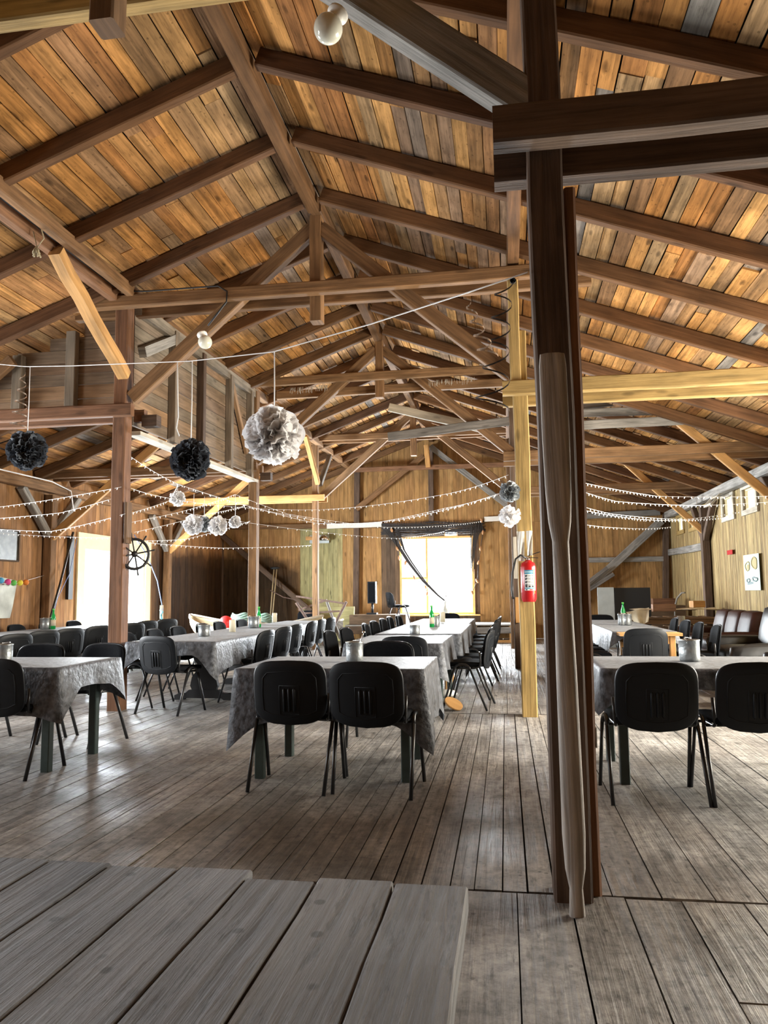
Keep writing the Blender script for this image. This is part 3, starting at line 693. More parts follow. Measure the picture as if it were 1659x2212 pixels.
# straw fringe caught on the beams of the third truss
for (x0_, x1_, yy_, lab) in ((625, 708, 838, 'fringe of pale straw hanging on the tie beam, left'), (925, 1025, 822, 'fringe of pale straw hanging on the tie beam, right')):
    m = MB(); o0 = P(x0_, yy_, Y=12.0)
    for q_ in range(46):
        x = x0_ + (x1_ - x0_) * rnd.random(); a = P(x, yy_ - (x - x0_) * .08, Y=11.985) - o0
        m.tube([a, a + Vector((rnd.uniform(-.01, .01), -.004, -rnd.uniform(.04, .12)))], .003, 4)
    o = m.build('straw_fringe', M['pale'], label=lab, cat='straw', group='straw fringes'); o.location = o0

# ============================================================ FURNITURE
def R3(a): return Matrix.Rotation(a, 4, 'Z')
def rbox(mb, c, sz, r, n=3, mi=0, fn=None):
    """rounded box (superellipsoid-like) built as a grid"""
    sx, sy, sz_ = sz[0] / 2, sz[1] / 2, sz[2] / 2; c = Vector(c)
    NU, NV = 24, 10
    def pt(u, v):
        a = 2 * PI * u; b = -PI / 2 + PI * v
        d = Vector((math.cos(b) * math.cos(a), math.cos(b) * math.sin(a), math.sin(b)))
        k = [max(-1, min(1, x * 1.9)) for x in d]
        q = Vector((k[0] * (sx - r), k[1] * (sy - r), k[2] * max(sz_ - r, 0)))
        dd = Vector((d.x, d.y, d.z)); p = q + dd * r
        if fn: p = fn(p)
        return c + p
    return mb.grid(pt, NU, NV, mi)

# ---- the stacking chair: origin on the floor, sitter looks along +Y, backrest towards -Y
def back_plate(mb, wd, zb, zt, rc, y0, th, dip=.035, mi=0, ribs=False, grow=0):
    n = 40; out = []
    hw = wd / 2 + grow
    zt += grow; zb -= grow
    for k in range(n):
        a = 2 * PI * k / n; ca, sa = math.cos(a), math.sin(a)
        e = .42
        x = hw * math.copysign(abs(ca) ** e, ca); z = (zt + zb) / 2 + (zt - zb) / 2 * math.copysign(abs(sa) ** e, sa)
        if sa < 0: z -= dip * (1 - (x / hw) ** 2) * min(1, -sa * 1.3)
        else: z += .012 * (1 - (x / hw) ** 2)
        out.append((x, z))
    zc = (zt + zb) / 2
    def yy(x, z): return y0 - .030 * (1 - (x / hw) ** 2) - (z - zb) * .16
    rings = [1.0, .97, .75, .45, .2]
    for side, off, ofs in ((1, th / 2, 0), (-1, -th / 2, 0)):
        base = len(mb.v)
        for ri, r in enumerate(rings):
            o2 = off * (.35 if ri == 0 else 1)
            for x, z in out:
                X, Z = x * r, zc + (z - zc) * r
                mb.v.append((X, yy(X, Z) + o2, Z))
        mb.v.append((0, yy(0, zc) + off, zc)); cen = len(mb.v) - 1
        for ri in range(len(rings) - 1):
            for i in range(n):
                j = (i + 1) % n; mb.quad((base + ri * n + i, base + ri * n + j, base + (ri + 1) * n + j, base + (ri + 1) * n + i), ((0, 0),) * 4, .5, mi, True)
        q = base + (len(rings) - 1) * n
        for i in range(n): mb.quad((q + i, q + (i + 1) % n, cen), ((0, 0),) * 3, .5, mi, True)
        if side == 1: b1 = base
        else:
            for i in range(n):
                j = (i + 1) % n; mb.quad((b1 + i, b1 + j, base + j, base + i), ((0, 0),) * 4, .5, mi, True)
    return yy
def make_chair():
    t = thing('stacking_chair', (0, 0, 0), 'x', 'chair')
    m = MB()
    def sf(p):
        if p.y > .12: p = p - Vector((0, 0, (p.y - .12) ** 2 * 1.6))
        return p + Vector((0, 0, .012 * (abs(p.x) / .23) ** 2))
    rbox(m, (0, .02, .455), (.475, .42, .06), .03, fn=sf); m.build('seat', M['black_fabric'], t)
    m = MB(); yy = back_plate(m, .45, .452, .79, .09, -.175, .022); m.build('backrest', M['black_fabric'], t)
    m = MB(); yz = back_plate(m, .47, .442, .80, .09, -.192, .014)
    for k in (-1, 0, 1):
        x = k * .032; m.tube([(x, yz(x, z) - .008, z) for z in (.49, .50, .58, .63, .64)], [.003, .010, .010, .010, .003], 6)
    # raised panel outline on the shell
    pts = []
    for x, z in ((-.17, .50), (-.175, .60), (-.17, .70), (-.14, .735), (0, .745), (.14, .735), (.17, .70), (.175, .60), (.17, .50), (.12, .475), (0, .46), (-.12, .475)): pts.append((x, yz(x, z) - .007, z))
    m.tube(pts, .0035, 5, closed=True)
    pts = [(x, yz(x, z) - .007, z) for x, z in ((-.062, .475), (-.062, .655), (.062, .655), (.062, .475))]; m.tube(pts, .003, 5, closed=True)
    m.build('back_shell', M['black_plastic'], t)
    m = MB()
    for s in (-1, 1):
        x = s * .262
        arch = []
        for k in range(9):
            a = PI * k / 8; arch.append((x - s * .006 * math.sin(a), .02 - .085 * math.cos(a), .415 + .055 * math.sin(a)))
        m.tube(arch, .0125, 8)
        m.tube([(s * .235, -.165, .80 - .20), (s * .232, -.172, .50), (s * .225, -.16, .445), (s * .215, -.10, .428), (s * .21, .10, .425), (s * .20, .17, .425)], .0105, 8)
    m.tube([(-.262, -.045, .423), (.262, -.045, .423)], .009, 6); m.tube([(-.262, .10, .423), (.262, .10, .423)], .009, 6)
    m.build('frame', M['black_metal'], t)
    for s in (-1, 1):
        for y0, y1 in ((-.065, -.235), (.105, .235)):
            m = MB(); m.tube([(s * .262, y0, .42), (s * .266, (y0 + y1) / 2, .21), (s * .27, y1, .0)], .0135, 8, rx=.8); lg = m.build('leg', M['black_metal'], t)
    return t
chair0 = make_chair(); used = [False]
def chair(x, y, deg, label, group, z=0.0):
    c = chair0 if not used[0] else copy_tree(chair0); used[0] = True
    c.location = (x, y, z); c.rotation_euler = (0, 0, math.radians(deg)); c['label'] = label; c['group'] = group
    return c
# origin is 0.22 m in front of the backrest
def cback(x, y, deg, label, group, z=0.0):
    a = math.radians(deg); return chair(x - math.sin(a) * .22, y + math.cos(a) * .22, deg, label, group, z)
g = 'chairs around the front centre table'
cback(-1.35, 4.76, 1, 'black chair seen from behind, left of the pair before the front centre table', g)
cback(-.855, 4.70, -4, 'black chair seen from behind, right of the pair before the front centre table', g)
cback(-1.02, 6.62, 180, 'black chair facing us from beyond the front centre table', g)
cback(-.98, 7.45, 0, 'black chair with its back to us at the near end of the second centre table', 'chairs along the centre row of tables')
g = 'chairs along the centre row of tables'
nn_ = ['nearest', 'second', 'third', 'fourth', 'fifth', 'sixth', 'farthest']
for k, (x, y) in enumerate([(-.20, 8.45), (-.22, 9.25), (-.18, 10.6), (-.16, 11.5), (-.16, 12.35), (-.14, 13.4)]):
    cback(x, y, 86 + rnd.uniform(-5, 8), '%s black chair on the right side of the centre row of tables' % (nn_[k] if k < 5 else 'farthest'), g)
for k, (x, y) in enumerate([(-1.97, 8.62), (-1.93, 9.35), (-1.93, 10.7), (-1.97, 11.65), (-2.0, 12.7), (-2.05, 13.8), (-2.0, 14.6)]):
    cback(x, y, -92 + rnd.uniform(-6, 6), '%s black chair on the left side of the centre row of tables' % nn_[k], g)
cback(-1.15, 15.6, 180, 'black chair facing us at the far end of the centre row of tables', g)
g = 'chairs along the long left table'
for k, (x, y) in enumerate([(-2.80, 8.78), (-2.86, 9.70), (-2.92, 10.5), (-3.0, 11.75), (-3.06, 12.55), (-3.08, 13.35)]):
    cback(x, y, 84 + rnd.uniform(-6, 6), '%s black chair on the right side of the long left table' % (nn_[k] if k < 5 else 'farthest'), g)
for k, (x, y) in enumerate([(-4.30, 8.35), (-4.38, 9.25), (-4.42, 10.05), (-4.45, 11.0), (-4.50, 11.8), (-4.46, 12.75)]):
    cback(x, y, -92 + rnd.uniform(-7, 7), '%s black chair on the left side of the long left table' % (nn_[k] if k < 5 else 'farthest'), g)
cback(-3.58, 7.62, -14, 'black chair with ribbed shell at the near end of the long left table', g)
g = 'chairs along the far left wall table'
for k, (x, y, d) in enumerate([(-5.55, 8.1, 70), (-5.68, 8.85, 68), (-5.72, 9.5, 68), (-5.78, 10.35, 66), (-5.75, 11.3, 62), (-6.0, 12.3, 64), (-6.05, 13.2, 62)]):
    cback(x, y, d, '%s black chair in the row before the left wall table' % nn_[k], g)
for k, (x, y) in enumerate([(-7.42, 9.3), (-7.42, 10.1), (-7.42, 10.9), (-7.42, 11.7), (-7.42, 12.5)]):
    cback(x, y, -90 + rnd.uniform(-4, 4), '%s black chair between the left wall and its table' % (nn_[k] if k < 4 else 'farthest'), g)
g = 'chairs around the near left table'
cback(-4.10, 6.36, 178, 'black chair facing us beyond the near left table, left one', g)
cback(-3.52, 6.40, 168, 'black chair facing us beyond the right corner of the near left table', g)
cback(-3.47, 4.86, 0, 'black chair cut by the left edge of the picture', g)
g = 'chairs around the front right table'
cback(.845, 4.72, 2, 'black chair seen from behind at the front right table, nearer the post', g)
cback(1.405, 4.74, 3, 'black chair seen from behind cut by the right edge of the picture', g)
g = 'chairs along the far right table'
cback(1.50, 8.86, 0, 'black chair with grey ribbed shell at the near end of the far right table', g)
for k, (x, y) in enumerate([(2.45, 9.75), (2.45, 10.6), (2.45, 11.35), (2.5, 12.3)]):
    cback(x, y, 90 + rnd.uniform(-5, 5), '%s black chair on the right side of the far right table' % (nn_[k] if k < 3 else 'farthest'), g)
for k, (x, y) in enumerate([(.80, 9.82), (.82, 10.5), (.84, 11.2), (.86, 11.95)]):
    cback(x, y, -90 + rnd.uniform(-4, 4), '%s black chair on the left side of the far right table' % (nn_[k] if k < 3 else 'farthest'), g)
cback(1.62, 13.95, 180, 'black chair facing us at the far end of the far right table', g)
chair(-2.72, 19.55, -60, 'lone black chair standing on the stage left of the window', 'chairs by the end wall', z=.44)
cback(-5.0, 19.1, 180, 'dark chair in the dim corner behind the old boat', 'chairs by the end wall')

# ---- tables
def table_frame(x0, x1, y0, y1, z, label, legmat='green_paint', inset=.10, legs=True, tops='pale', legw=.062):
    t = thing('dining_table', ((x0 + x1) / 2, (y0 + y1) / 2, 0), label, 'table')
    hx, hy = (x1 - x0) / 2, (y1 - y0) / 2
    m = MB(); n = max(2, int(round(2 * hx / .2)))
    for k in range(n): m.box((-hx + (k + .5) * 2 * hx / n, 0, z - .018), (2 * hx / n - .003, 2 * hy, .034), axis=1)
    m.build('tabletop', M[tops], t)
    m = MB(); 
    for s in (-1, 1):
        m.box((0, s * (hy - inset), z - .085), (2 * hx - 2 * inset, .03, .09)); m.box((s * (hx - inset), 0, z - .085), (.03, 2 * hy - 2 * inset, .09))
    m.build('apron', M[legmat], t)
    if legs:
        for a in (-1, 1):
            for b in (-1, 1):
                m = MB(); m.box((a * (hx - inset), b * (hy - inset), (z - .04) / 2), (legw, legw, z - .04), ch=.006); m.build('leg', M[legmat], t)
    return t
def cloth(x0, x1, y0, y1, z, drop, label, seed=0, corner=.14, drops=None, group='grey tablecloths', rz=0, amp=.022):
    rr = random.Random(seed); cx, cy = (x0 + x1) / 2, (y0 + y1) / 2; hx, hy = (x1 - x0) / 2 + .008, (y1 - y0) / 2 + .008
    per = []; step = .045
    def side(ax, ay, bx, by, k):
        ln = math.hypot(bx - ax, by - ay); n = max(3, int(ln / step))
        for i in range(n):
            t = i / n; per.append((ax + (bx - ax) * t, ay + (by - ay) * t, k, t, ln))
    side(-hx, -hy, hx, -hy, 0); side(hx, -hy, hx, hy, 1); side(hx, hy, -hx, hy, 2); side(-hx, hy, -hx, -hy, 3)
    n = len(per); m = MB()
    dr = drops or (drop,) * 4
    ph = [rr.uniform(0, 6.28) for _ in range(6)]
    NR = 9
    s_acc = 0; S_ = []
    for i, p in enumerate(per):
        if i: s_acc += math.hypot(p[0] - per[i - 1][0], p[1] - per[i - 1][1])
        S_.append(s_acc)
    inner = [.0, .15, .4, .7, .93]
    def topz(x, y): return z + .004 + .0025 * math.sin(x * 9 + ph[0]) * math.sin(y * 7 + ph[1])
    m.v.append((0, 0, topz(0, 0)))
    for r in inner[1:] + [1.0]:
        for p in per: m.v.append((p[0] * r, p[1] * r, topz(p[0] * r, p[1] * r) if r < 1 else z + .002))
    for i in range(n): m.quad((0, 1 + i, 1 + (i + 1) % n), ((0, 0),) * 3, .5, 0, True)
    nrings = len(inner)
    for k in range(nrings - 1):
        for i in range(n):
            j = (i + 1) % n; a = 1 + k * n; b = 1 + (k + 1) * n; m.quad((a + i, b + i, b + j, a + j), ((0, 0),) * 4, .5, 0, True)
    last = 1 + (nrings - 1) * n
    for k in range(1, NR + 1):
        q = k / NR
        for i, (x, y, sd, t, ln) in enumerate(per):
            dc = min(t, 1 - t) * ln               # distance to the nearest corner
            cw = max(0, 1 - dc / .22)
            dd = dr[sd]
            nb = dr[(sd + 1) % 4] if t > .5 else dr[(sd - 1) % 4]
            dd = dd * (1 - cw * .5) + nb * cw * .5
            dep = dd * q * (1 + 0) + corner * cw ** 1.6 * q * min(1, dd / .2)
            nx, ny = ((0, -1), (1, 0), (0, 1), (-1, 0))[sd]
            if cw > 0:
                dx, dy = math.copysign(1, x), math.copysign(1, y); nx = nx * (1 - cw * .6) + dx * .45 * cw; ny = ny * (1 - cw * .6) + dy * .45 * cw
            wv = math.sin(S_[i] * 13 + ph[2]) + .6 * math.sin(S_[i] * 27 + ph[3]) + .5 * math.sin(S_[i] * 6.3 + ph[4])
            o = .006 + .012 * q + amp * q ** 1.2 * wv * .5 + amp * .7 * q + cw * q * .035
            hem = .012 * math.sin(S_[i] * 8 + ph[5]) * q
            m.v.append((x + nx * o, y + ny * o, z + .002 - dep * (1 - .02) - hem - .002))
        b = last + n
        for i in range(n):
            j = (i + 1) % n; m.quad((last + i, b + i, b + j, last + j), ((0, 0),) * 4, .5, 0, True)
        last = b
    o = m.build('tablecloth', M['cloth'], label=label, cat='tablecloth', group=group)
    o.location = (cx, cy, 0); o.rotation_euler = (0, 0, rz); return o
TZ = .73
table_frame(-1.76, -.57, 5.02, 5.93, TZ, 'front centre table with dark green legs under a grey cloth')
cloth(-1.79, -.54, 4.99, 5.97, TZ, .30, 'crushed grey velvet cloth on the front centre table with a hanging corner', 3, corner=.20, drops=(.34, .36, .25, .32))
table_frame(-1.55, -.66, 7.55, 8.95, TZ, 'second table of the centre row behind the front centre table')
cloth(-1.58, -.63, 7.52, 8.98, TZ, .25, 'grey cloth on the second table of the centre row', 4, drops=(.2, .28, .2, .28))
table_frame(-1.50, -.58, 9.15, 11.9, TZ + .006, 'third table of the centre row holding the green bottle')
cloth(-1.54, -.54, 9.1, 11.95, TZ + .006, .36, 'grey cloth on the third table of the centre row, under the green bottle', 5, corner=.18)
table_frame(-1.52, -.62, 12.1, 14.6, TZ, 'farthest table of the centre row before the stage')
cloth(-1.55, -.59, 12.06, 14.64, TZ, .22, 'grey cloth on the farthest table of the centre row', 6)
table_frame(-4.55, -3.12, 5.02, 5.84, TZ, 'near left table with dark green legs, cut by the left picture edge')
cloth(-4.6, -3.08, 5.0, 5.86, TZ, .30, 'dull grey cloth on the near left table with uneven hem', 7, corner=.12, drops=(.33, .17, .28, .3), amp=.015)
table_frame(.62, 1.98, 5.12, 6.0, TZ, 'front right table with green legs under a short cloth')
cloth(.59, 2.02, 5.08, 6.04, TZ, .15, 'short grey cloth on the front right table', 8, corner=.16, drops=(.12, .3, .2, .18))
table_frame(1.30, 2.0, 9.35, 13.55, TZ, 'far right table with fresh pale wooden legs', 'orange', tops='orange')
cloth(1.27, 1.99, 9.65, 13.6, TZ, .30, 'grey cloth on the far right table, bare wood showing at its near end', 9, drops=(.006, .3, .3, .34), corner=.0)
# trestle tables of the long left row
def trestle_table(x0, x1, y0, y1, z, label, py, rz=0):
    t = thing('trestle_table', ((x0 + x1) / 2, (y0 + y1) / 2, 0), label, 'table', rz)
    hx, hy = (x1 - x0) / 2, (y1 - y0) / 2
    m = MB()
    for k in range(4): m.box((-hx + (k + .5) * hx / 2, 0, z - .02), (hx / 2 - .003, 2 * hy, .038), axis=1)
    m.build('tabletop', M['black_paint'], t)
    for q in py:
        m = MB()
        o = [(-.13, .08), (-.17, .16), (-.15, .26), (-.10, .33), (-.09, .42), (-.14, .50), (-.22, .60), (-.28, .66), (-.28, z - .04)]
        m.prism(o + [(-x, zz) for x, zz in o[::-1]], q - .03, q + .03)
        m.build('pedestal', M['black_paint'], t)
        m = MB(); o = [(-.36, 0), (-.36, .05), (-.30, .075), (-.22, .08), (-.18, .115), (.18, .115), (.22, .08), (.30, .075), (.36, .05), (.36, 0), (.25, 0), (.22, .02), (-.22, .02), (-.25, 0)]
        m.prism(o, q - .045, q + .045); m.build('foot', M['black_paint'], t)
    m = MB(); m.box((0, (py[0] + py[-1]) / 2, .30), (.03, abs(py[-1] - py[0]), .10)); m.build('stretcher', M['black_paint'], t)
    return t
trestle_table(-4.0, -3.08, 7.85, 10.95, TZ, 'black trestle table with cut-out pedestals, near half of the long left table', (-.60, 1.0))
trestle_table(-4.02, -3.28, 11.05, 14.0, TZ - .002, 'black trestle table, far half of the long left table', (-.9, .9))
cloth(-4.03, -3.05, 7.82, 10.98, TZ, .16, 'grey cloth on the near half of the long left table', 10, drops=(.15, .3, .1, .2), corner=.18)
cloth(-4.04, -3.25, 11.02, 14.03, TZ, .25, 'grey cloth on the far half of the long left table', 11, drops=(.1, .35, .3, .25), corner=.2)
table_frame(-7.12, -6.38, 7.0, 10.4, TZ, 'near table of the row along the left wall')
table_frame(-7.15, -6.40, 10.5, 13.9, TZ, 'far table of the row along the left wall')
cloth(-7.14, -6.36, 7.0, 10.42, TZ, .42, 'pale grey cloth on the near table by the left wall', 12, corner=.1)
cloth(-7.17, -6.38, 10.47, 13.93, TZ, .46, 'pale grey cloth on the far table by the left wall, its end hanging low', 13, corner=.1)

# ---- weathered plank table right under the camera
t = thing('plank_table', (-.9, .7, 0), 'weathered grey plank table filling the lower left foreground', 'table')
edges = [-.072, -.193, -.321, -.442, -.574, -.703, -.822, -.945, -1.07, -1.20, -1.33, -1.46, -1.59, -1.72]
for k in range(len(edges) - 1):
    x1, x0 = edges[k], edges[k + 1]; ye = (1.296, 1.305, 1.288, 1.325, 1.318, 1.328, 1.33, 1.338, 1.33, 1.34, 1.335, 1.34, 1.34)[k]
    m = MB(); m.beam((x1 / 2 + x0 / 2 + .9, -.05 - .7, .729), (x1 / 2 + x0 / 2 + .9, ye - .7, .729), x1 - x0 - .0025, .040, tone=(.8, .95, .75, .35, .3, .1, .45, .2, .6, .3, .5, .2, .6)[k], seg=10, jit=.0012, ch=.003)
    m.build('plank', M['table'], t)
for x in (-.55 , .55):
    m = MB(); m.box((x, -.1, .685), (.07, 1.2, .045)); m.build('batten', M['table'], t)
for x in (-.62, .62):
    for y in (-.6, .4):
        m = MB(); m.box((x, y, .34), (.08, .08, .68)); m.build('leg', M['table'], t)

# ---- sofas by the right wall
def sofa(x, y, rz, wdt, mat, label, seats, hb=.98, name='leather_sofa', low=False):
    t = thing(name, (x, y, 0), label, 'sofa', rz)     # faces +Y locally
    D = .88; arm = .20 if not low else .16
    m = MB(); rbox(m, (0, 0, .21), (wdt, D, .34), .05); m.build('base', M[mat], t)
    sw = (wdt - 2 * arm) / seats
    for k in range(seats):
        xx = -wdt / 2 + arm + sw * (k + .5)
        m = MB(); rbox(m, (xx, .10, .42), (sw - .01, D - .24, .18), .07, fn=lambda p: p + Vector((0, 0, .02 * math.cos(p.x * 4)))); m.build('seat_cushion', M[mat], t)
        m = MB()
        def fb(p, sw=sw):
            tuft = 0
            if mat == 'leather_brown' and p.y > 0: tuft = -.03 * max(0, 1 - ((abs(p.x) - sw * .22) ** 2 + (p.z - .05) ** 2) / .006)
            return p + Vector((0, tuft - (p.z + .3) * .22, 0))
        rbox(m, (xx, -D / 2 + .20, .42 + (hb - .42) / 2), (sw - .006, .24, hb - .40), .09, fn=fb); m.build('back_cushion', M[mat], t)
    for s in (-1, 1):
        m = MB(); rbox(m, (s * (wdt / 2 - arm / 2), .02, .34), (arm, D - .06, .56), .085); m.build('armrest', M[mat], t)
    for a in (-1, 1):
        for b_ in (-1, 1):
            m = MB(); m.box((a * (wdt / 2 - .1), b_ * (D / 2 - .1), .03), (.06, .06, .06)); m.build('leg', M['black_paint'], t)
    return t
sofa(3.22, 12.7, PI / 2 + .05, 2.05, 'leather_brown', 'dark brown buttoned leather sofa by the right wall', 3, .90, low=True)
sofa(3.05, 10.1, PI / 2, 1.8, 'leather_black', 'shiny black leather sofa in front of the brown sofa', 2, 1.0)
sofa(2.86, 8.6, PI / 2 + .12, 1.0, 'leather_black', 'black leather armchair at the right edge of the picture', 1, .82, name='leather_armchair')

# ---- stage
t = thing('stage_platform', (-1.8, 19.9, 0), 'low wooden stage with grey top boards below the window', 'stage')
m = MB()
y = -.82
while y < .84: m.box((0, y + .07, .425), (4.4, .135, .03), axis=0); y += .14
m.build('deck', M['grey'], t)
m = MB(); m.box((-1.55, -.80, .31), (1.3, .03, .19)); m.build('front_board', M['darkboards'], t)
m = MB(); m.box((1.62, -.80, .30), (1.1, .03, .15)); m.build('front_board', M['grey'], t)
for x in (-2.0, -1.0, 0, 1.05, 1.45, 1.9):
    m = MB(); m.box((x, -.76, .20), (.07, .07, .40)); m.build('leg', M['orange'], t)
m = MB(); m.box((0, -.72, .03), (4.2, .07, .06)); m.build('sill_beam', M['orange'], t)
o = MB().box((0, 0, 0), (1.45, .8, .24), ch=.01).build('platform_box', M['darkboards'], label='dark wooden box on the left end of the stage under the loudspeaker', cat='box'); o.location = (-3.22, 19.75, .565)
t = thing('loudspeaker', P(803, 1333, Y=19.6), 'tall narrow black loudspeaker left of the chair on the stage', 'loudspeaker')
t.location = (t.location.x, 19.7, .687)
m = MB(); m.box((0, 0, .02), (.26, .26, .04), ch=.005); m.build('base', M['black_plastic'], t)
m = MB(); m.tube([(0, .02, .03), (0, .02, .30)], .03, 10); m.build('pole', M['black_metal'], t)
m = MB(); m.box((0, 0, .56), (.21, .24, .56), ch=.012); cb = m.build('cabinet', M['black_plastic'], t)
m = MB(); m.box((0.01, -.124, .56), (.17, .01, .50)); m.build('grille', M['black_fabric'], cb)

# ---- table things
def can(x, y, z, label, r=.055, h=.125, spoon=False, sticks=0):
    t = thing('tin_bucket', (x, y, z), label, 'bucket', rnd.uniform(0, 6), 'galvanised cutlery buckets on the tables')
    m = MB(); m.lathe([(r * .93, 0), (r, .006), (r, h * .5), (r * 1.01, h), (r * 1.06, h + .004), (r * 1.06, h - .004), (r * .96, h - .008), (r * .88, .01), (0.0001, .01)], n=22); m.build('body', M['steel'], t)
    for s in (-1, 1):
        m = MB(); m.tube([(s * r * 1.0, 0, h - .02), (s * (r + .018), 0, h - .016), (s * (r + .018), 0, h - .002), (s * r, 0, h - .004)], .003, 5); m.build('ear', M['steel'], t)
    m = MB(); m.tube([(r * 1.15 * math.cos(a), -r * .4 * math.sin(a), h + .008 + .008 * math.sin(a)) for a in [PI * k / 8 for k in range(9)]], .0018, 5); m.build('handle', M['chrome'], t)
    if spoon:
        o = thing('ladle', (x + .015, y, z + .06), 'chrome spoon handle sticking out of the bucket on the front centre table', 'spoon')
        m = MB(); m.tube([(0, 0, -.04), (.02, 0, .05), (.045, 0, .125), (.052, 0, .14)], [.004, .004, .006, .004], 6); m.build('handle', M['chrome'], o)
        m = MB(); m.sphere((.053, 0, .145), .011, 10, 6, (1, .6, 1)); m.build('bowl', M['chrome'], o)
    return t
def at(px, py, z=TZ + .008): return P(px, py, Z=z)
q = at(766, 1428); can(q.x, q.y, q.z, 'tin bucket with spoon on the front centre table', .062, .135, spoon=True)
q = at(8, 1432); can(q.x, q.y, q.z, 'tin bucket on the near left table at the picture edge', .06, .135)
q = at(1490, 1427); can(q.x, q.y, q.z, 'tin bucket with studded side on the front right table', .068, .14)
q = at(678 / 1659 * 480 + 700, 1369.5); can(q.x, q.y, q.z, 'low tin bucket on the second table of the centre row', .062, .10)
q = at(838 / 1659 * 480 + 700, 1354); can(q.x, q.y, q.z, 'slim tin bucket beside the green bottle on the centre row', .05, .15)
q = at(441, 1374); can(q.x, q.y, q.z, 'tin bucket on the near half of the long left table', .07, .13)
q = at(548, 1356); can(q.x, q.y, q.z, 'tin bucket on the far half of the long left table', .08, .16)
q = at(99, 1359); can(q.x, q.y, q.z, 'tin bucket beside the green bottle on the left wall table', .085, .16)
q = at(1355, 1350); can(q.x, q.y, q.z, 'tin bucket beside the bottle on the far right table', .065, .15)
q = at(1346, 1350); can(q.x - .01, q.y, q.z, 'pale tin holding the bottle on the far right table', .055, .15)
def bottle(px, py, label, h=.27, r=.035, nosink=True):
    q = at(px, py); t = thing('water_bottle', q, label, 'bottle', group='green glass bottles')
    k = h / .27
    m = MB(); m.lathe([(r * .9, 0), (r, .006), (r, .15 * k), (r * .8, .18 * k), (r * .42, .215 * k), (r * .36, .255 * k), (r * .42, .258 * k), (r * .42, .268 * k), (.0001, .27 * k)], n=16); m.build('glass_body', M['green_glass'], t)
    m = MB(); m.lathe([(r + .0008, .045 * k), (r + .0008, .125 * k)], n=16); m.build('paper_label', M['canvas'], t)
    m = MB(); m.lathe([(r * .5, .255 * k), (r * .5, .275 * k), (.0001, .275 * k)], n=12); m.build('cap', M['ball_green'], t)
    return t
bottle(933, 1355, 'green glass bottle on the third table of the centre row', .30)
bottle(114.5, 1359, 'green glass bottle on the left wall table', .30)
bottle(559, 1355, 'green glass bottle behind the bucket on the long left table', .30)
bottle(1347, 1344, 'green glass bottle on the far right table', .30)
def candle(px, py, h, label, r=.037):
    q = at(px, py); t = thing('pillar_candle', q, label, 'candle', group='cream pillar candles')
    m = MB(); m.lathe([(r, 0), (r, h * .95), (r * .93, h), (r * .7, h * .97), (.0001, h * .965)], n=16); m.build('wax', M['wax'], t)
    m = MB(); m.tube([(0, 0, h * .96), (.001, 0, h + .012)], .0015, 5); m.build('wick', M['rubber'], t)
candle(502, 1365, .155, 'cream pillar candle between the buckets on the long left table', .042)
candle(593, 1344, .16, 'cream pillar candle near the far end of the long left table', .042)
candle(956, 1344, .165, 'cream pillar candle on the centre row, by the green bottle', .045)

# ============================================================ PAPER AND LIGHTS
def pompom(p, r, mat, label, N=70, seed=1, ztop=None, strmat='cable_white', flat=1.0):
    rr = random.Random(seed); p = Vector(p)
    t = thing('paper_pompom', p, label, 'paper pompom', group='tissue paper pompoms')
    m = MB()
    m.sphere((0, 0, 0), r * .42, 12, 8)
    N = int(N * 1.5)
    for k in range(N):
        z = 1 - 2 * (k + .5) / N; a = k * 2.39996 + rr.uniform(-.25, .25); q = math.sqrt(1 - z * z)
        d = Vector((q * math.cos(a), q * math.sin(a), z)) + Vector((rr.uniform(-.12, .12), rr.uniform(-.12, .12), rr.uniform(-.12, .12))); d.normalize()
        s1 = d.orthogonal().normalized(); s1.rotate(Matrix.Rotation(rr.uniform(0, 6.28), 3, d)); s2 = d.cross(s1)
        W = r * rr.uniform(.22, .38); Ln = r * rr.uniform(.84, 1.08); curl = rr.uniform(-.5, .5); ph = rr.uniform(0, 6); nf = rr.choice((2.5, 3.5, 4.5))
        def fn(u, v):
            x = (u - .5) * 2; rad = .25 + .75 * v
            wd = W * (.25 + 1.0 * v ** .7) * x                       # fan that opens outward
            fold = .075 * r * math.sin(x * nf * PI + ph) * v          # pleats
            tip = Ln * rad - .16 * r * abs(x) ** 2.5 * v + .035 * r * math.cos(x * nf * 2 * PI) * (v > .95)
            return d * tip + s1 * wd + s2 * (fold + curl * r * v * v * .45 + .20 * r * x * x * v * v)
        m.grid(fn, 8, 4)
    m.build('tissue_petals', M[mat], t)
    if ztop:
        k = MB(); k.tube([(0, 0, r * .3), (0.002, 0, (ztop - p.z) * .6), (0, 0, ztop - p.z)], .0035, 5); k.build('string', M[strmat], t)
    return t
def strz(px, py, Y): return P(px, py, Y=Y).z
pompom(P(592, 941, Y=4.35), .172, 'tissue_white', 'largest white tissue pompom hanging at the centre left', 110, 3, strz(590, 761, 4.35))
pompom(P(412, 993, Y=4.9), .135, 'tissue_black', 'black tissue pompom hanging just left of the largest white one', 120, 4, strz(410, 780, 4.9))
pompom(P(58, 973, Y=6.0), .165, 'tissue_black', 'black tissue pompom hanging at the far left', 150, 5, strz(58, 792, 6.0))
pompom(P(383, 1077, Y=10.6), .115, 'tissue_white', 'small white pompom hanging highest of the far cluster', 60, 6, strz(383, 1048, 10.6))
pompom(P(418, 1134, Y=10.6), .15, 'tissue_white', 'white pompom leftmost in the far cluster of pompoms', 70, 7, strz(418, 1066, 10.6))
pompom(P(441, 1133, Y=10.9), .12, 'tissue_silver', 'silver grey pompom between two white ones in the far cluster', 60, 8, strz(441, 1072, 10.9))
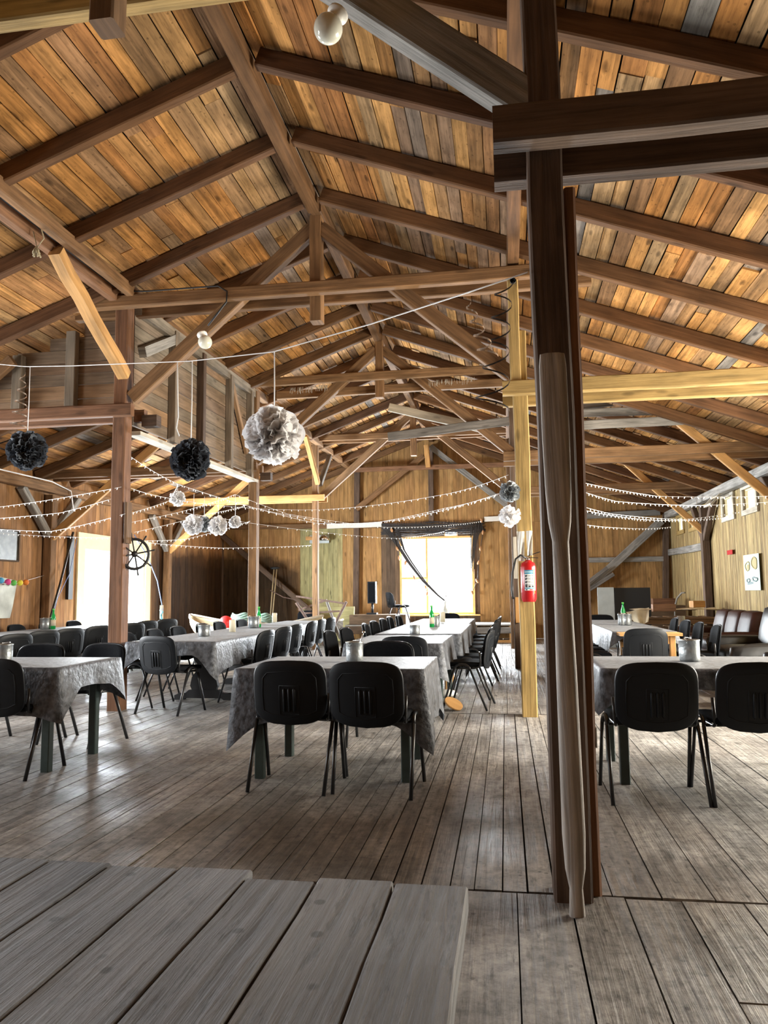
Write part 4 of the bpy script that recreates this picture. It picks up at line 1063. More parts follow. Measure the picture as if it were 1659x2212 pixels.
pompom(P(471, 1136, Y=10.6), .145, 'tissue_white', 'ragged white pompom in the middle of the far cluster', 50, 9, strz(471, 1078, 10.6))
pompom(P(508, 1128, Y=10.9), .095, 'tissue_white', 'smallest white pompom at the right of the far cluster', 60, 10, strz(508, 1068, 10.9))
pompom(P(1101, 1062, Y=7.72), .105, 'tissue_silver', 'silver tissue pompom against the yellowish post', 70, 11)
pompom(P(1101, 1115, Y=7.7), .11, 'tissue_white', 'white paper pompom below the silver one on the yellowish post', 40, 12)
def cable(name, pts, r, mat, label, cat, group=None, n=6, mi=None):
    m = MB(); m.tube(pts, r, n); o = m.build(name, M[mat], label=label, cat=cat, group=group); return o
pts = [P(x, y, Y=Y) for x, y, Y in ((-60, 778, 6.4), (0, 787, 6.15), (58, 792, 6.0), (160, 790, 5.6), (410, 780, 4.9), (590, 760, 4.35), (800, 700, 3.95), (1010, 632, 3.6), (1140, 588, 3.22))]
cable('string_line', pts, .0035, 'cable_white', 'white string stretched across the hall holding the large pompoms', 'string', n=5)
cable('loose_string', [P(383, 783, Y=4.95), P(384, 850, Y=4.95), P(385, 900, Y=4.95), P(381, 925, Y=4.95), P(387, 942, Y=4.95)], .004, 'cable_white', 'short white string end hanging beside the black pompom', 'string', n=5)
def spiral(p0, p1, r0, r1, turns, mat, label, wdt=.012):
    p0 = Vector(p0); p1 = Vector(p1); m = MB(); n = turns * 14
    def fn(u, v):
        a = 2 * PI * turns * u; r = r0 + (r1 - r0) * u; c = p0.lerp(p1, u)
        return Vector((r * math.cos(a), r * math.sin(a) * .8, (v - .5) * wdt)) + c - p0
    m.grid(fn, n, 1); o = m.build('curled_ribbon', M[mat], label=label, cat='ribbon', group='curled gift ribbons'); o.location = p0; return o
spiral(P(50, 805, Y=6.0), P(40, 925, Y=6.0), .02, .085, 5, 'ribbon_silver', 'silver curled ribbon above the far left black pompom')
spiral(P(25, 930, Y=6.0), P(8, 985, Y=6.0), .05, .11, 1, 'ribbon_black', 'black ribbon curl at the far left edge by the black pompom')
spiral(P(1010, 650, Y=4.6), P(1055, 770, Y=4.6), .02, .06, 4, 'ribbon_silver', 'silver curled ribbon hanging from the string left of the posts')
spiral(P(1090, 610, Y=5.2), P(1075, 760, Y=5.2), .06, .08, 3, 'ribbon_black', 'black curled ribbon upper one beside the yellowish post')
spiral(P(1075, 760, Y=5.2), P(1060, 890, Y=5.2), .08, .13, 2, 'ribbon_black', 'wide black ribbon loops lower left of the yellowish post')
k = MB(); k.lathe([(.03, -.015), (.03, .015), (.012, .015), (.012, -.015), (.03, -.015)], n=18, axis=(0, 1, 0)); o = k.build('ribbon_spool', M['rubber'], label='small black disc pinned high on the yellowish post', cat='spool'); o.location = P(1108, 607, Y=7.72)
# opal globe lamps
def globe(p, up, r, label):
    p = Vector(p); up = Vector(up).normalized(); t = thing('globe_lamp', p, label, 'lamp', group='white globe lamps')
    m = MB(); m.sphere((0, 0, 0), r, 24, 16); m.build('glass_globe', M['opal'], t)
    m = MB(); m.lathe([(r * .5, r * .80), (r * .55, r * .95), (r * .55, r * 1.35), (r * .75, r * 1.4), (r * .75, r * 1.6), (.0001, r * 1.62)], n=18, axis=up); m.build('socket', M['white'], t)
globe(P(709, 62, Y=3.18), (.45, .3, 1), .066, 'white opal globe lamp at the top, fixed to the near diagonal strut')
globe(P(443, 739, Y=7.66), (-.45, .3, .9), .075, 'white opal globe lamp on the strut above the boarded loft')
# light chains
bulb_me = MB().lathe([(.003, .003), (.0045, 0), (.0045, -.020), (.003, -.025), (.0001, -.026)], n=6).mesh('bulb', M['bulb'])
def chain(pts, sag, n, label, k=None):
    pts = [Vector(p) for p in pts]; path = []
    for a, b_ in zip(pts, pts[1:]):
        for i in range(13):
            u = i / 12
            if i == 0 and path: continue
            q = a.lerp(b_, u); q.z -= sag * 4 * u * (1 - u) * (b_ - a).length / 4; path.append(q)
    o0 = path[0]; m = MB(); m.tube([q - o0 for q in path], .0024, 5)
    t = m.build('light_chain', M['cable_white'], label=label, cat='light chain', group='white light chains strung across the hall'); t.location = o0
    ln = [0]
    for a, b_ in zip(path, path[1:]): ln.append(ln[-1] + (b_ - a).length)
    n = min(n, 95)
    for i in range(n):
        s = ln[-1] * (i + .5) / n; j = max(q for q in range(len(ln)) if ln[q] <= s + 1e-9); j = min(j, len(path) - 2)
        q = path[j].lerp(path[j + 1], (s - ln[j]) / (ln[j + 1] - ln[j])) - o0
        c = bpy.data.objects.new('bulb', bulb_me); C.objects.link(c); c.parent = t; c.location = q; c.rotation_euler = (rnd.uniform(-.5, .5), rnd.uniform(-.5, .5), 0)
    return t
LA = P(262, 1052, Y=7.75)
chain([P(-60, 1120, Y=9.6), P(0, 1095, Y=9.2) , LA], .02, 26, 'light chain rising from the left edge to the left post, topmost there')
chain([P(-40, 1122, Y=8.6), P(130, 1108, Y=8.2), P(240, 1078, Y=7.9)], .02, 24, 'light chain below the topmost one left of the left post')
chain([P(-40, 1140, Y=9.3), P(110, 1148, Y=8.8), P(270, 1110, Y=7.75)], .03, 26, 'lowest light chain left of the left post')
chain([P(-40, 1148, Y=10.2), P(250, 1162, Y=10.0)], .04, 26, 'light chain drooping level across the left doorway')
chain([P(283, 1055, Y=7.85), P(365, 1076, Y=9.0), P(520, 1096, Y=10.5), P(690, 1101, Y=12.0), P(960, 1068, Y=9.6), P(1098, 1026, Y=7.85)], .04, 60, 'light chain curving from the left post across to the yellowish post, highest')
chain([P(280, 985, Y=8.0), P(385, 1046, Y=9.5), P(680, 1130, Y=11.0), P(860, 1123, Y=9.6), P(1095, 1060, Y=7.8)], .05, 62, 'light chain running steeply from the boarded loft to the yellowish post')
chain([P(385, 1046, Y=9.5), P(560, 1100, Y=10.2), P(760, 1136, Y=10.4), P(960, 1098, Y=9.0), P(1095, 1062, Y=7.82)], .04, 60, 'lower of the two chains leaving the point above the small pompom')
chain([P(285, 1108, Y=8.0), P(365, 1082, Y=8.8), P(385, 1046, Y=9.5)], .02, 22, 'short light chain rising right of the left post, upper')
chain([P(285, 1128, Y=8.0), P(400, 1103, Y=9.0), P(508, 1068, Y=10.9)], .02, 26, 'middle light chain rising right of the left post')
chain([P(290, 1150, Y=8.0), P(450, 1110, Y=9.6), P(530, 1092, Y=11.8)], .02, 26, 'lower light chain rising right of the left post to the second post')
chain([P(290, 1168, Y=8.0), P(400, 1165, Y=9.5), P(540, 1126, Y=11.9)], .02, 28, 'light chain from the ship wheel to the second left post')
chain([P(290, 1170, Y=8.0), P(480, 1184, Y=11), P(672, 1178, Y=14.5)], .01, 40, 'lowest light chain running level to the farthest left post')
chain([P(508, 1068, Y=10.9), P(620, 1110, Y=11.5), P(830, 1139, Y=13.0), P(1040, 1126, Y=18)], .03, 55, 'light chain from the smallest pompom toward the window top')
chain([P(400, 1108, Y=11), P(680, 1148, Y=13), P(860, 1163, Y=16), P(960, 1148, Y=20)], .02, 48, 'farthest light chain sagging before the end wall')
chain([P(1214, 1032, Y=8.0), P(1420, 1072, Y=9.5), P(1659, 1072, Y=9.0), P(1760, 1060, Y=8.5)], .03, 52, 'topmost light chain over the right aisle')
chain([P(1214, 1046, Y=8.0), P(1330, 1083, Y=9), P(1520, 1092, Y=10), P(1720, 1080, Y=9.5)], .03, 50, 'second light chain over the right aisle')
chain([P(1214, 1080, Y=8.0), P(1320, 1110, Y=9.6), P(1480, 1122, Y=12), P(1600, 1105, Y=13.6)], .02, 46, 'third light chain over the right aisle')
chain([P(1214, 1091, Y=8.0), P(1400, 1123, Y=10.8), P(1560, 1118, Y=13.4)], .03, 46, 'fourth light chain over the right aisle, close under the third')
chain([P(1214, 1124, Y=8.2), P(1330, 1140, Y=11), P(1450, 1138, Y=15)], .02, 30, 'lowest light chain over the right aisle')

# ============================================================ THINGS ON POSTS AND WALLS
# paddle leaning against the near post
t = thing('boat_paddle', (.235, 3.12, 0), 'long weathered wooden paddle leaning blade up against the near post', 'paddle')
bl = [(.0, .03, .02), (.10, .025, .022), (.17, .038, .024), (.30, .044, .03), (.9, .040, .03), (1.25, .034, .026), (1.42, .033, .02), (1.50, .045, .014), (1.62, .052, .010), (1.85, .056, .008), (2.16, .056, .007), (2.21, .050, .006), (2.215, .03, .004)]
top = Vector((-.015, .085, 2.2)); 
def sect(mb, rows):
    def fn(u, v):
        i = u * (len(rows) - 1); j = min(int(i), len(rows) - 2); f_ = i - j
        z, hw, ht = [rows[j][q] + (rows[j + 1][q] - rows[j][q]) * f_ for q in range(3)]
        a = 2 * PI * v; c = top * (z / 2.2)
        ca, sa = math.cos(a), math.sin(a)
        return Vector((c.x + hw * math.copysign(abs(ca) ** .75, ca), c.y + ht * math.copysign(abs(sa) ** .75, sa), z))
    base = len(mb.f); mb.grid(fn, (len(rows) - 1) * 2, 14)
    for q in range(base, len(mb.f)): mb.uv[q] = tuple((mb.v[i][2], mb.v[i][0] * 1.5 + mb.v[i][1]) for i in mb.f[q]); mb.t[q] = .6
m = MB(); sect(m, bl[:7]); m.build('shaft', M['oar'], t)
m = MB(); sect(m, bl[6:]); m.build('blade', M['oar'], t)
k = MB(); k.box((0, 0, 0), (.006, .05, .08), ch=.001); o = k.build('hinge_plate', M['steel'], label='small steel plate on the right side of the near post', cat='plate'); o.location = (.353, 3.36, .62)
# fire extinguisher
t = thing('fire_extinguisher', P(1143, 1300, Y=7.74), 'red fire extinguisher with black hose on the yellowish post', 'fire extinguisher')
r = .075; H = .40
m = MB(); m.lathe([(r * .80, 0), (r * .85, .008), (r, .03), (r, H - .06), (r * .85, H - .02), (r * .45, H), (r * .3, H + .01), (.0001, H + .01)], n=28); m.build('cylinder', M['red'], t)
m = MB(); m.lathe([(.02, H), (.02, H + .04), (.0001, H + .04)], n=12); m.box((0, 0, H + .03), (.05, .03, .03)); m.build('valve', M['chrome'], t)
m = MB(); m.beam((0, 0, H + .05), (.12, 0, H + .09), .02, .008); m.beam((0, 0, H + .035), (.10, 0, H + .03), .018, .006); m.build('lever', M['black_metal'], t)
m = MB(); m.tube([(-.02, -.02, H + .03), (-.07, -.03, H + .06), (-.12, -.03, H + .02), (-.155, -.03, H - .12), (-.165, -.03, H - .28), (-.155, -.03, .06), (-.15, -.03, .03)], [.010] * 5 + [.013, .013], 8); m.build('hose', M['rubber'], t)
def patch(mb, a0, a1, z0, z1, rr_, mi=0, n=8):
    def fn(u, v):
        a = a0 + (a1 - a0) * u; return Vector((rr_ * math.sin(a), -rr_ * math.cos(a), z0 + (z1 - z0) * v))
    mb.grid(fn, n, 1, mi)
m = MB(); patch(m, -.55, 1.0, .11, .31, r + .0008, 0)
patch(m, -.55, 1.0, .272, .31, r + .0014, 1); patch(m, -.55, 1.0, .128, .138, r + .0014, 1)
patch(m, -.50, .95, .288, .294, r + .002, 0)
lr = random.Random(5)
for row in range(4):
    z = .252 - row * .03
    patch(m, -.46, -.28, z - .010, z + .010, r + .0014, 2, 2)          # pictogram figures
    patch(m, -.25, -.17, z - .004, z + .012, r + .0014, 2, 2)
    for q_ in range(3):
        patch(m, -.05, lr.uniform(.4, .9), z + .008 - q_ * .007, z + .011 - q_ * .007, r + .0014, 2, 6)
for q_ in range(3): patch(m, -.45 + q_ * .42, -.18 + q_ * .42, .142, .158, r + .0014, 2, 2)
patch(m, .1, .5, .113, .125, r + .0014, 3, 3); patch(m, -.4, -.2, .114, .124, r + .0014, 2, 2)
m.build('instruction_label', [M['labelwhite'], M['labelblue'], M['labelink'], M['labelred']], t)
m = MB(); m.box((.055, -.07, .2), (.006, .004, .24)); m.build('yellow_strip', M['ball_yellow'], t)
# paper sheets above the extinguisher
for i, (a, b_, c_, d_, lab) in enumerate(((1116, 1148, 1135, 1212, 'crumpled white paper hanging left above the fire extinguisher'), (1136, 1147, 1152, 1200, 'narrow white paper strip hanging right above the fire extinguisher'))):
    A = P(a, b_, Y=7.74); B = P(c_, d_, Y=7.74); m = MB()
    def fn(u, v, A=A, B=B, i=i): return Vector(((B.x - A.x) * (u - .5) * (1 - .25 * v), .015 * math.sin(u * 7 + v * 4 + i) , (B.z - A.z) * v))
    m.grid(fn, 6, 6); o = m.build('hanging_paper', M['paper'], label=lab, cat='paper'); o.location = ((A.x + B.x) / 2, 7.74 - .015 * i, A.z)
# small boards on the yellowish post
for (a, b_, c_, d_, mt, lab) in ((1108, 1160, 1118, 1250, 'pale', 'thin pale batten behind the extinguisher hose'), (1113, 1290, 1124, 1345, 'orange', 'short orange block on the dark post left of the yellowish post'), (1118, 1080, 1124, 1150, 'yellow', 'short yellow batten on the left face of the yellowish post')):
    A = P(a, b_, Y=7.9 if mt == 'yellow' else 12.59); B = P(c_, d_, Y=7.9 if mt == 'yellow' else 12.59); m = MB()
    m.beam((0, 0, 0), (0, 0, A.z - B.z), abs(B.x - A.x), .08, up=(0, 1, 0)); o = m.build('batten', M[mt], label=lab, cat='batten'); o.location = ((A.x + B.x) / 2, A.y, B.z)
# ship's wheel on the left post
t = thing('ship_wheel', (PXL + .06, 7.95, P(280, 1197, Y=7.95).z), 'black ship steering wheel fixed to the right side of the left post', 'ship wheel')
R_ = .165
m = MB(); m.tube([(0, R_ * math.cos(a) * .9 + .0, R_ * math.sin(a)) if False else (R_ * math.cos(a) * .75 + .04, R_ * math.cos(a) * .5, R_ * math.sin(a)) for a in [2 * PI * k / 28 for k in range(28)]], .016, 8, closed=True); m.build('rim', M['black_paint'], t)
m = MB(); m.sphere((.04, 0, 0), .035, 12, 8); m.build('hub', M['black_paint'], t)
for k in range(8):
    a = 2 * PI * k / 8 + .2; d = Vector((math.cos(a) * .75, math.cos(a) * .5, math.sin(a)))
    m = MB(); m.tube([Vector((.04, 0, 0)) + d * q for q in (.02, .12, .165, .19, .23, .245)], [.008, .008, .010, .007, .011, .006], 7); m.build('spoke', M['black_paint'], t)
k = MB(); k.box((0, 0, 0), (.03, .12, .45), ch=.004); o = k.build('board_block', M['beam'], label='short weathered board on the left post above the ship wheel', cat='board'); o.location = (PXL + .06, 7.86, P(285, 1140, Y=7.9).z + .05)
# left wall: framed picture, map cloth, ball garland, pole, cables
def wallpos(px, py, X): return P(px, py, X=X)
a = wallpos(-40, 1148, XL + .03); b_ = wallpos(38, 1212, XL + .03)
t = thing('framed_picture', (XL + .04, (a.y + b_.y) / 2, (2.29 + 1.81) / 2), 'black and white photograph in a thin frame on the left wall', 'picture')
hy, hz = abs(b_.y - a.y) / 2, .245
m = MB(); m.box((0, 0, hz), (.03, 2 * hy, .025)); m.box((0, 0, -hz), (.03, 2 * hy, .025)); m.box((0, hy, 0), (.03, .025, 2 * hz)); m.box((0, -hy, 0), (.03, .025, 2 * hz)); m.build('picture_frame', M['darkboards'], t)
m = MB(); m.box((-.01, 0, 0), (.01, 2 * hy, 2 * hz), axis=1)
M['photo'] = plain('grey_photo', (.12, .13, .12), .4, noise=.8, ns=9)
m.build('print', M['photo'], t)
def drape(name, pts4, mat, label, cat, amp=.02, nx=10, nz=8, seed=0, mats=None):
    a, b, c, d = [Vector(p) for p in pts4]   # tl tr br bl
    o0 = (a + b + c + d) / 4; nrm = (b - a).cross(d - a).normalized(); m = MB()
    def fn(u, v): return a.lerp(b, u).lerp(d.lerp(c, u), v) - o0 + nrm * (amp * math.sin(u * 9 + v * 3 + seed) * (.3 + v))
    m.grid(fn, nx, nz); o = m.build(name, M[mat], label=label, cat=cat); o.location = o0; return o
X_ = XL + .10
M['mapcloth'] = plain('printed_cloth', (.62, .66, .62), .9, noise=.35, ns=4)
drape('printed_cloth', (wallpos(-60, 1232, X_), wallpos(38, 1255, X_), wallpos(20, 1335, X_), wallpos(-60, 1338, X_)), 'mapcloth', 'pale blue printed cloth hanging on the left wall', 'cloth', .015)
o0 = wallpos(30, 1262, XL + .2); t = thing('ball_garland', o0, 'garland of small coloured balls on the left wall', 'garland')
m = MB(); m.tube([wallpos(-20, 1258, XL + .2) - o0, Vector((0, 0, 0)), wallpos(95, 1243, XL + .06) - o0], .004, 5); m.build('cord', M['cable_white'], t)
for i, (px_, py_, mt, cn) in enumerate(((2, 1254, 'ball_blue', 'blue'), (17, 1257, 'ball_pink', 'pink'), (29, 1259, 'ball_green', 'green'), (43, 1259, 'ball_yellow', 'yellow'), (56, 1258, 'ball_orange', 'orange'))):
    m = MB(); m.sphere(wallpos(px_, py_, XL + .2) - o0, .047, 14, 10); m.build('ball', M[mt], t, label=cn + ' paper ball')
cable('leaning_pole', [wallpos(158, 1150, XL + .12), wallpos(130, 1260, XL + .3), wallpos(104, 1352, XL + .5)], [.022, .02, .018], 'rubber', 'dark pole leaning against the left wall beside the doorway', 'pole')
cable('loose_line', [wallpos(166, 1165, XL + .1), wallpos(150, 1240, XL + .25), wallpos(125, 1290, XL + .35), wallpos(108, 1352, XL + .5)], .006, 'blue_rope', 'thin bluish cord beside the leaning dark pole', 'cord')
k = MB(); k.box((0, 0, 0), (.05, .14, 1.15)); o = k.build('wall_strip', M['rubber'], label='narrow dark strip on the left wall beside the door casing', cat='strip'); o.location = (XL + .04, 12.95, 1.75)
cable('blue_cord', [P(290, 1155, Y=13), P(318, 1200, Y=13.5), P(340, 1255, Y=14), P(352, 1318, Y=14)], .008, 'blue_rope', 'blue cord hanging from above down to the boat bow', 'cord')
cable('clipped_cable', [(PXL - .02, y, 4.60) for y in (2.0, 4, 6, 7.7)] + [(PXL + .3, 7.7, 4.575), (-3.0, 7.69, 4.57), (-2.9, 7.69, 4.5), (-2.9, 7.68, 4.38), (-3.1, 7.66, 4.12)], .010, 'rubber', 'dark cable clipped along the left purlin and first tie beam', 'cable')
cable('white_cable', [(XL + .22, 8, 3.16), (XL + .22, 10, 3.18), (XL + .22, 12, 3.19), (XL + .22, 12.6, 3.1), (XL + .22, 12.7, 2.75)], .012, 'cable_white', 'white cable run along the top of the left wall', 'cable')
cable('dried_bundle', [P(85, 480, Y=6.1), P(95, 515, Y=6.1), P(80, 535, Y=6.1), P(72, 500, Y=6.1)], .006, 'rope', 'cord loop tied round the left purlin', 'cord')
m = MB()
for q_ in range(14): m.tube([(0, 0, 0), (rnd.uniform(-.05, .05), rnd.uniform(-.03, .03), -rnd.uniform(.04, .11))], [.004, .008], 5)
o = m.build('dried_flowers', M['rope'], label='small dried bunch hanging from the left purlin', cat='dried flowers'); o.location = P(78, 532, Y=6.1)
# right wall: poster and red sign
a = wallpos(1605, 1200, XR - .05); b_ = wallpos(1643, 1275, XR - .05)
t = thing('fish_poster', (XR - .045, (a.y + b_.y) / 2, (a.z + b_.z) / 2), 'mint green poster with brown and grey drawings on the right wall', 'poster')
pw, phh = abs(a.y - b_.y) / 2, abs(a.z - b_.z) / 2
m = MB(); m.box((0, 0, 0), (.004, 2 * pw, 2 * phh), axis=1); m.build('sheet', M['mint'], t)
def blob(cy, cz, ry, rz_, mat, n=18, wob=.12, ring=False):
    m = MB(); pts = [(-.006, cy + ry * (1 + wob * math.sin(3 * a + cz * 9)) * math.cos(a), cz + rz_ * (1 + wob * math.cos(2 * a + cy * 5)) * math.sin(a)) for a in [2 * PI * k / n for k in range(n)]]
    if ring: m.tube(pts, .012, 5, closed=True)
    else:
        b0 = len(m.v); m.v.extend(pts); m.quad(tuple(range(b0, b0 + n)), ((0, 0),) * n, .5)
    m.build('drawing', M[mat], t)
blob(pw * .45, phh * .35, pw * .28, phh * .26, 'sepia', ring=True); blob(pw * .45, phh * .32, pw * .16, phh * .16, 'sepia')
blob(-pw * .45, phh * .5, pw * .30, phh * .30, 'sepia'); blob(-pw * .45, phh * .5, pw * .34, phh * .34, 'sepia', ring=True)
blob(pw * .3, -phh * .6, pw * .38, phh * .10, 'greyink', wob=.3); blob(-pw * .4, -phh * .4, pw * .3, phh * .12, 'greyink', wob=.3, ring=True); blob(pw * .45, -phh * .45, pw * .2, phh * .1, 'greyink', ring=True)
k = MB(); k.box((0, 0, 0), (.012, .34, .085), axis=1); o = k.build('red_sign', M['red'], label='small red sign high on the right wall', cat='sign'); o.location = (XR - .045, 15.35, 1.92)
k = MB(); k.box((0, 0, 0), (.01, .9, .6)); 
# white and dark fabric strips over the window, net drapes, floats
WY = YE - .16
def strip(a, b, h, mat, lab):
    A = P(*a, Y=WY); B = P(*b, Y=WY); m = MB(); m.beam(A - (A + B) / 2, B - (A + B) / 2, .02, h, seg=6, jit=.004); o = m.build('fabric_strip', M[mat], label=lab, cat='fabric strip'); o.location = (A + B) / 2
strip((706, 1137), (824, 1133), .13, 'paper', 'white strip along the end wall left of the window net')
strip((1046, 1122), (1100, 1119), .13, 'paper', 'white strip along the end wall right of the window net')
nr = random.Random(9)
def net(label, rows, r=.006):
    m = MB(); o0 = Vector(rows[0][0])
    for pts in rows: m.tube([Vector(p) - o0 for p in pts], r, 4)
    o = m.build('fishing_net', M['net'], label=label, cat='fishing net', group='dark fishing nets round the window', kind=None); o.location = o0
rows = []
for k_ in range(26):   # valance along the top
    y0 = 1128 + k_ * .95
    rows.append([P(826 + nr.uniform(-4, 4), y0 + 3, Y=WY), P(880, y0 + 2 + nr.uniform(-2, 6), Y=WY), P(940, y0 + nr.uniform(-2, 6) - 1, Y=WY), P(1000, y0 + nr.uniform(-1, 6) - 2, Y=WY), P(1046 + nr.uniform(-4, 4), y0 - 4, Y=WY)])
for k_ in range(60):
    x = 828 + k_ * 3.6; rows.append([P(x, 1127 - (x - 828) * .02, Y=WY), P(x + nr.uniform(-6, 6), 1150 + nr.uniform(-6, 4), Y=WY)])
net('dark net gathered along the top of the window', rows, .008)
rows = []
for k_ in range(22):   # left drape swept to the bottle
    o_ = nr.uniform(-1, 1)
    rows.append([P(845 + 18 * o_, 1145, Y=WY), P(866 + 9 * o_, 1185 + 4 * o_, Y=WY - .03), P(885 + 6 * o_, 1215, Y=WY - .05), P(915 + 4 * o_, 1255, Y=WY - .1), P(945 + 2 * o_, 1285, Y=WY - .15), P(960 + 1.5 * o_, 1297, Y=WY - .2)])
net('dark net swept from the upper left of the window down to its middle', rows, .009)
rows = []
for k_ in range(30):
    o_ = nr.uniform(-1, 1); rows.append([P(1030 + 14 * o_, 1138, Y=WY), P(1024 + 8 * o_, 1165, Y=WY), P(1022 + 5 * o_, 1190, Y=WY), P(1021 + 4 * o_, 1200 + 40 * nr.random(), Y=WY)])
net('dark net gathered at the upper right of the window', rows, .007)
for side, pts in (('left', ((846, 1145), (858, 1185), (862, 1205), (876, 1216), (895, 1248), (920, 1268), (923, 1282))), ('right', ((1040, 1124), (1043, 1150), (1038, 1185), (1034, 1215), (1031, 1255), (1020, 1280)))):
    cable('float_line', [P(*q_, Y=WY - .05) for q_ in pts], .008, 'net', 'knotted float line hanging on the %s side of the window' % side, 'rope')
    for j, q_ in enumerate(pts):
        m = MB(); m.sphere((0, 0, 0), .042, 12, 8, (.8, .8, 1.5)); m.tube([(0, 0, -.07), (0, 0, .07)], .008, 5); o = m.build('cork_float', M['cork'], label='cork float on the %s float line, %s from the top' % (side, ordn[j]), cat='float', group='cork floats by the window'); o.location = P(*q_, Y=WY - .05); o.rotation_euler = (0, nr.uniform(-.6, .6), 0)
# glass bottle vase on the sill with twigs
t = thing('bottle_vase', (P(962, 1322, Y=YE - .14).x, YE - .14, WIN[2] - .055), 'glass bottle with dry twigs on the window sill', 'vase')
m = MB(); m.lathe([(.09, 0), (.10, .02), (.10, .12), (.05, .22), (.025, .28), (.025, .34), (.022, .34)], n=16); m.build('bottle', M['greysheet'], t)
for q_ in range(7):
    m = MB(); m.tube([(0, 0, .1), (nr.uniform(-.05, .05), 0, .45), (nr.uniform(-.16, .12), nr.uniform(-.03, .03), nr.uniform(.6, 1.05))], [.006, .005, .003], 5); m.build('twig', M['rust'], t)

# ---- boats, ropes and farm tools in the far left
def boat(x, y, rz, ln, wd, hg, label, mat='boat', bow=.35, tilt=0):
    t = thing('rowing_boat', (x, y, 0), label, 'boat', rz); t.rotation_euler = (tilt, 0, rz)
    def hull(u, v):
        s = 2 * u - 1; f_ = (1 - abs(s) ** 2.6) ** .8 if abs(s) < 1 else 0; a = PI * v
        w_ = wd / 2 * max(f_, .02); d = hg * (.35 + .65 * f_)
        return Vector((s * ln / 2, -math.cos(a) * w_, hg + bow * .3 * s * s - math.sin(a) ** .8 * d + .02))
    m = MB(); m.grid(hull, 22, 12)
    for i in range(len(m.f)):
        m.uv[i] = tuple((m.v[j][0], m.v[j][2] * 2 + m.v[j][1]) for j in m.f[i])
    m.build('hull', M[mat], t)
    for s2 in (-1, 1):
        m = MB(); m.tube([(hull(k / 20, 0 if s2 < 0 else 1)) + Vector((0, 0, .01)) for k in range(21)], .024, 6); m.build('gunwale', M['pale'], t)
    for sx in (-.22, .12):
        m = MB(); m.box((sx * ln, 0, hg * .72), (.18, wd * .86, .025), axis=1); m.build('thwart', M[mat], t)
    return t
boat(-5.25, 15.6, -.42, 3.7, 1.2, .50, 'pale wooden rowing boat lying behind the left tables', bow=.9)
boat(-4.9, 17.6, .35, 2.3, .9, .48, 'smaller weathered boat with coiled ropes behind the second left post', 'grey')
k = MB(); k.box((0, 0, 0), (.05, .06, .26)); o = k.build('stem_block', M['pale'], label='white painted bow post of the pale boat with turquoise cord', cat='post'); o.location = P(349, 1322, Y=14.0)
cable('cyan_cord', [P(346, 1318, Y=13.96), P(352, 1322, Y=13.9), P(347, 1328, Y=13.96), P(352, 1345, Y=13.95)], .014, 'cyan_rope', 'turquoise cord tied round the bow of the pale boat', 'cord')
m = MB(); m.sphere((0, 0, 0), .14, 18, 12); o = m.build('buoy', M['buoy'], label='round red buoy between the two boats', cat='buoy'); o.location = P(488, 1345, Y=15.2)
for i, (px_, py_, lab) in enumerate(((520, 1333, 'coil of green rope left of the second post'), (566, 1334, 'coil of green rope right of the second post'))):
    m = MB(); cpt = P(px_, py_, Y=16.6)
    for q_ in range(5): m.tube([((.26 - .02 * q_) * math.cos(a), (.2 - .02 * q_) * math.sin(a), .035 * q_ + .02 * math.sin(a * 3 + q_)) for a in [2 * PI * k / 22 for k in range(22)]], .022, 6, closed=True)
    o = m.build('rope_coil', M['rope_green'], label=lab, cat='rope', group='coils of green rope'); o.location = cpt - Vector((0, 0, .08))
for px0, px1, lab in ((592, 580, 'left one of two oars standing against the dark end wall'), (598, 584, 'right one of two oars standing against the dark end wall')):
    t = thing('standing_oar', (P(px1, 1325, Y=19.8).x, 19.8, 0), lab, 'oar', group='oars standing at the end wall'); o0 = t.location.copy()
    A = P(px0, 1228, Y=20.4) - o0
    m = MB(); m.tube([(0, 0, 0), A], .018, 8); m.build('shaft', M['boat'], t)
k = MB(); k.sphere((0, 0, 0), .12, 12, 6, (1.2, .5, .35)); o = k.build('dark_pan', M['rubber'], label='dark shallow pan resting on the tops of the two oars', cat='pan'); o.location = P(594, 1227, Y=20.4)
# scythe-like tool and the X-shaped plough frame
cable('scythe', [P(584, 1275, Y=19.9), P(612, 1290, Y=19.9), P(640, 1296, Y=19.8), P(655, 1310, Y=19.7)], [.015, .015, .012, .006], 'rust', 'thin curved iron tool lying by the oars', 'tool')
t = thing('wooden_trestle', (-4.15, 17.5, 0), 'old grey crossed wooden trestle frame before the greenish boards', 'trestle'); o0 = t.location.copy()
for i, (a, b_) in enumerate((((640, 1302), (700, 1392)), ((748, 1300), (700, 1395)), ((706, 1300), (735, 1380)))):
    m = MB(); m.beam(P(*a, Y=17.5 + .12 * i) - o0, P(*b_, Y=17.5 + .12 * i) - o0, .05, .10, up=(0, 1, 0), tone=.9, ch=.01); m.build('leg', M['rust'] if i < 2 else M['grey'], t)
for i, (a, b_) in enumerate((((640, 1288), (748, 1304)), ((655, 1325), (735, 1320)), ((645, 1318), (706, 1296)))):
    m = MB(); m.beam(P(*a, Y=17.7) - o0, P(*b_, Y=17.7) - o0, .04, .06, up=(0, 1, 0)); m.build('rail', M['rust'], t)
m = MB()
m.box((0, 0, 0), (.10, .95, .9), ch=.02); o = m.build('leaning_board', M['greenboards'], label='pale patched board leaning behind the trestle frame', cat='board'); o.location = (-4.35, 19.6, .45); o.rotation_euler = (0, .2, PI / 2)
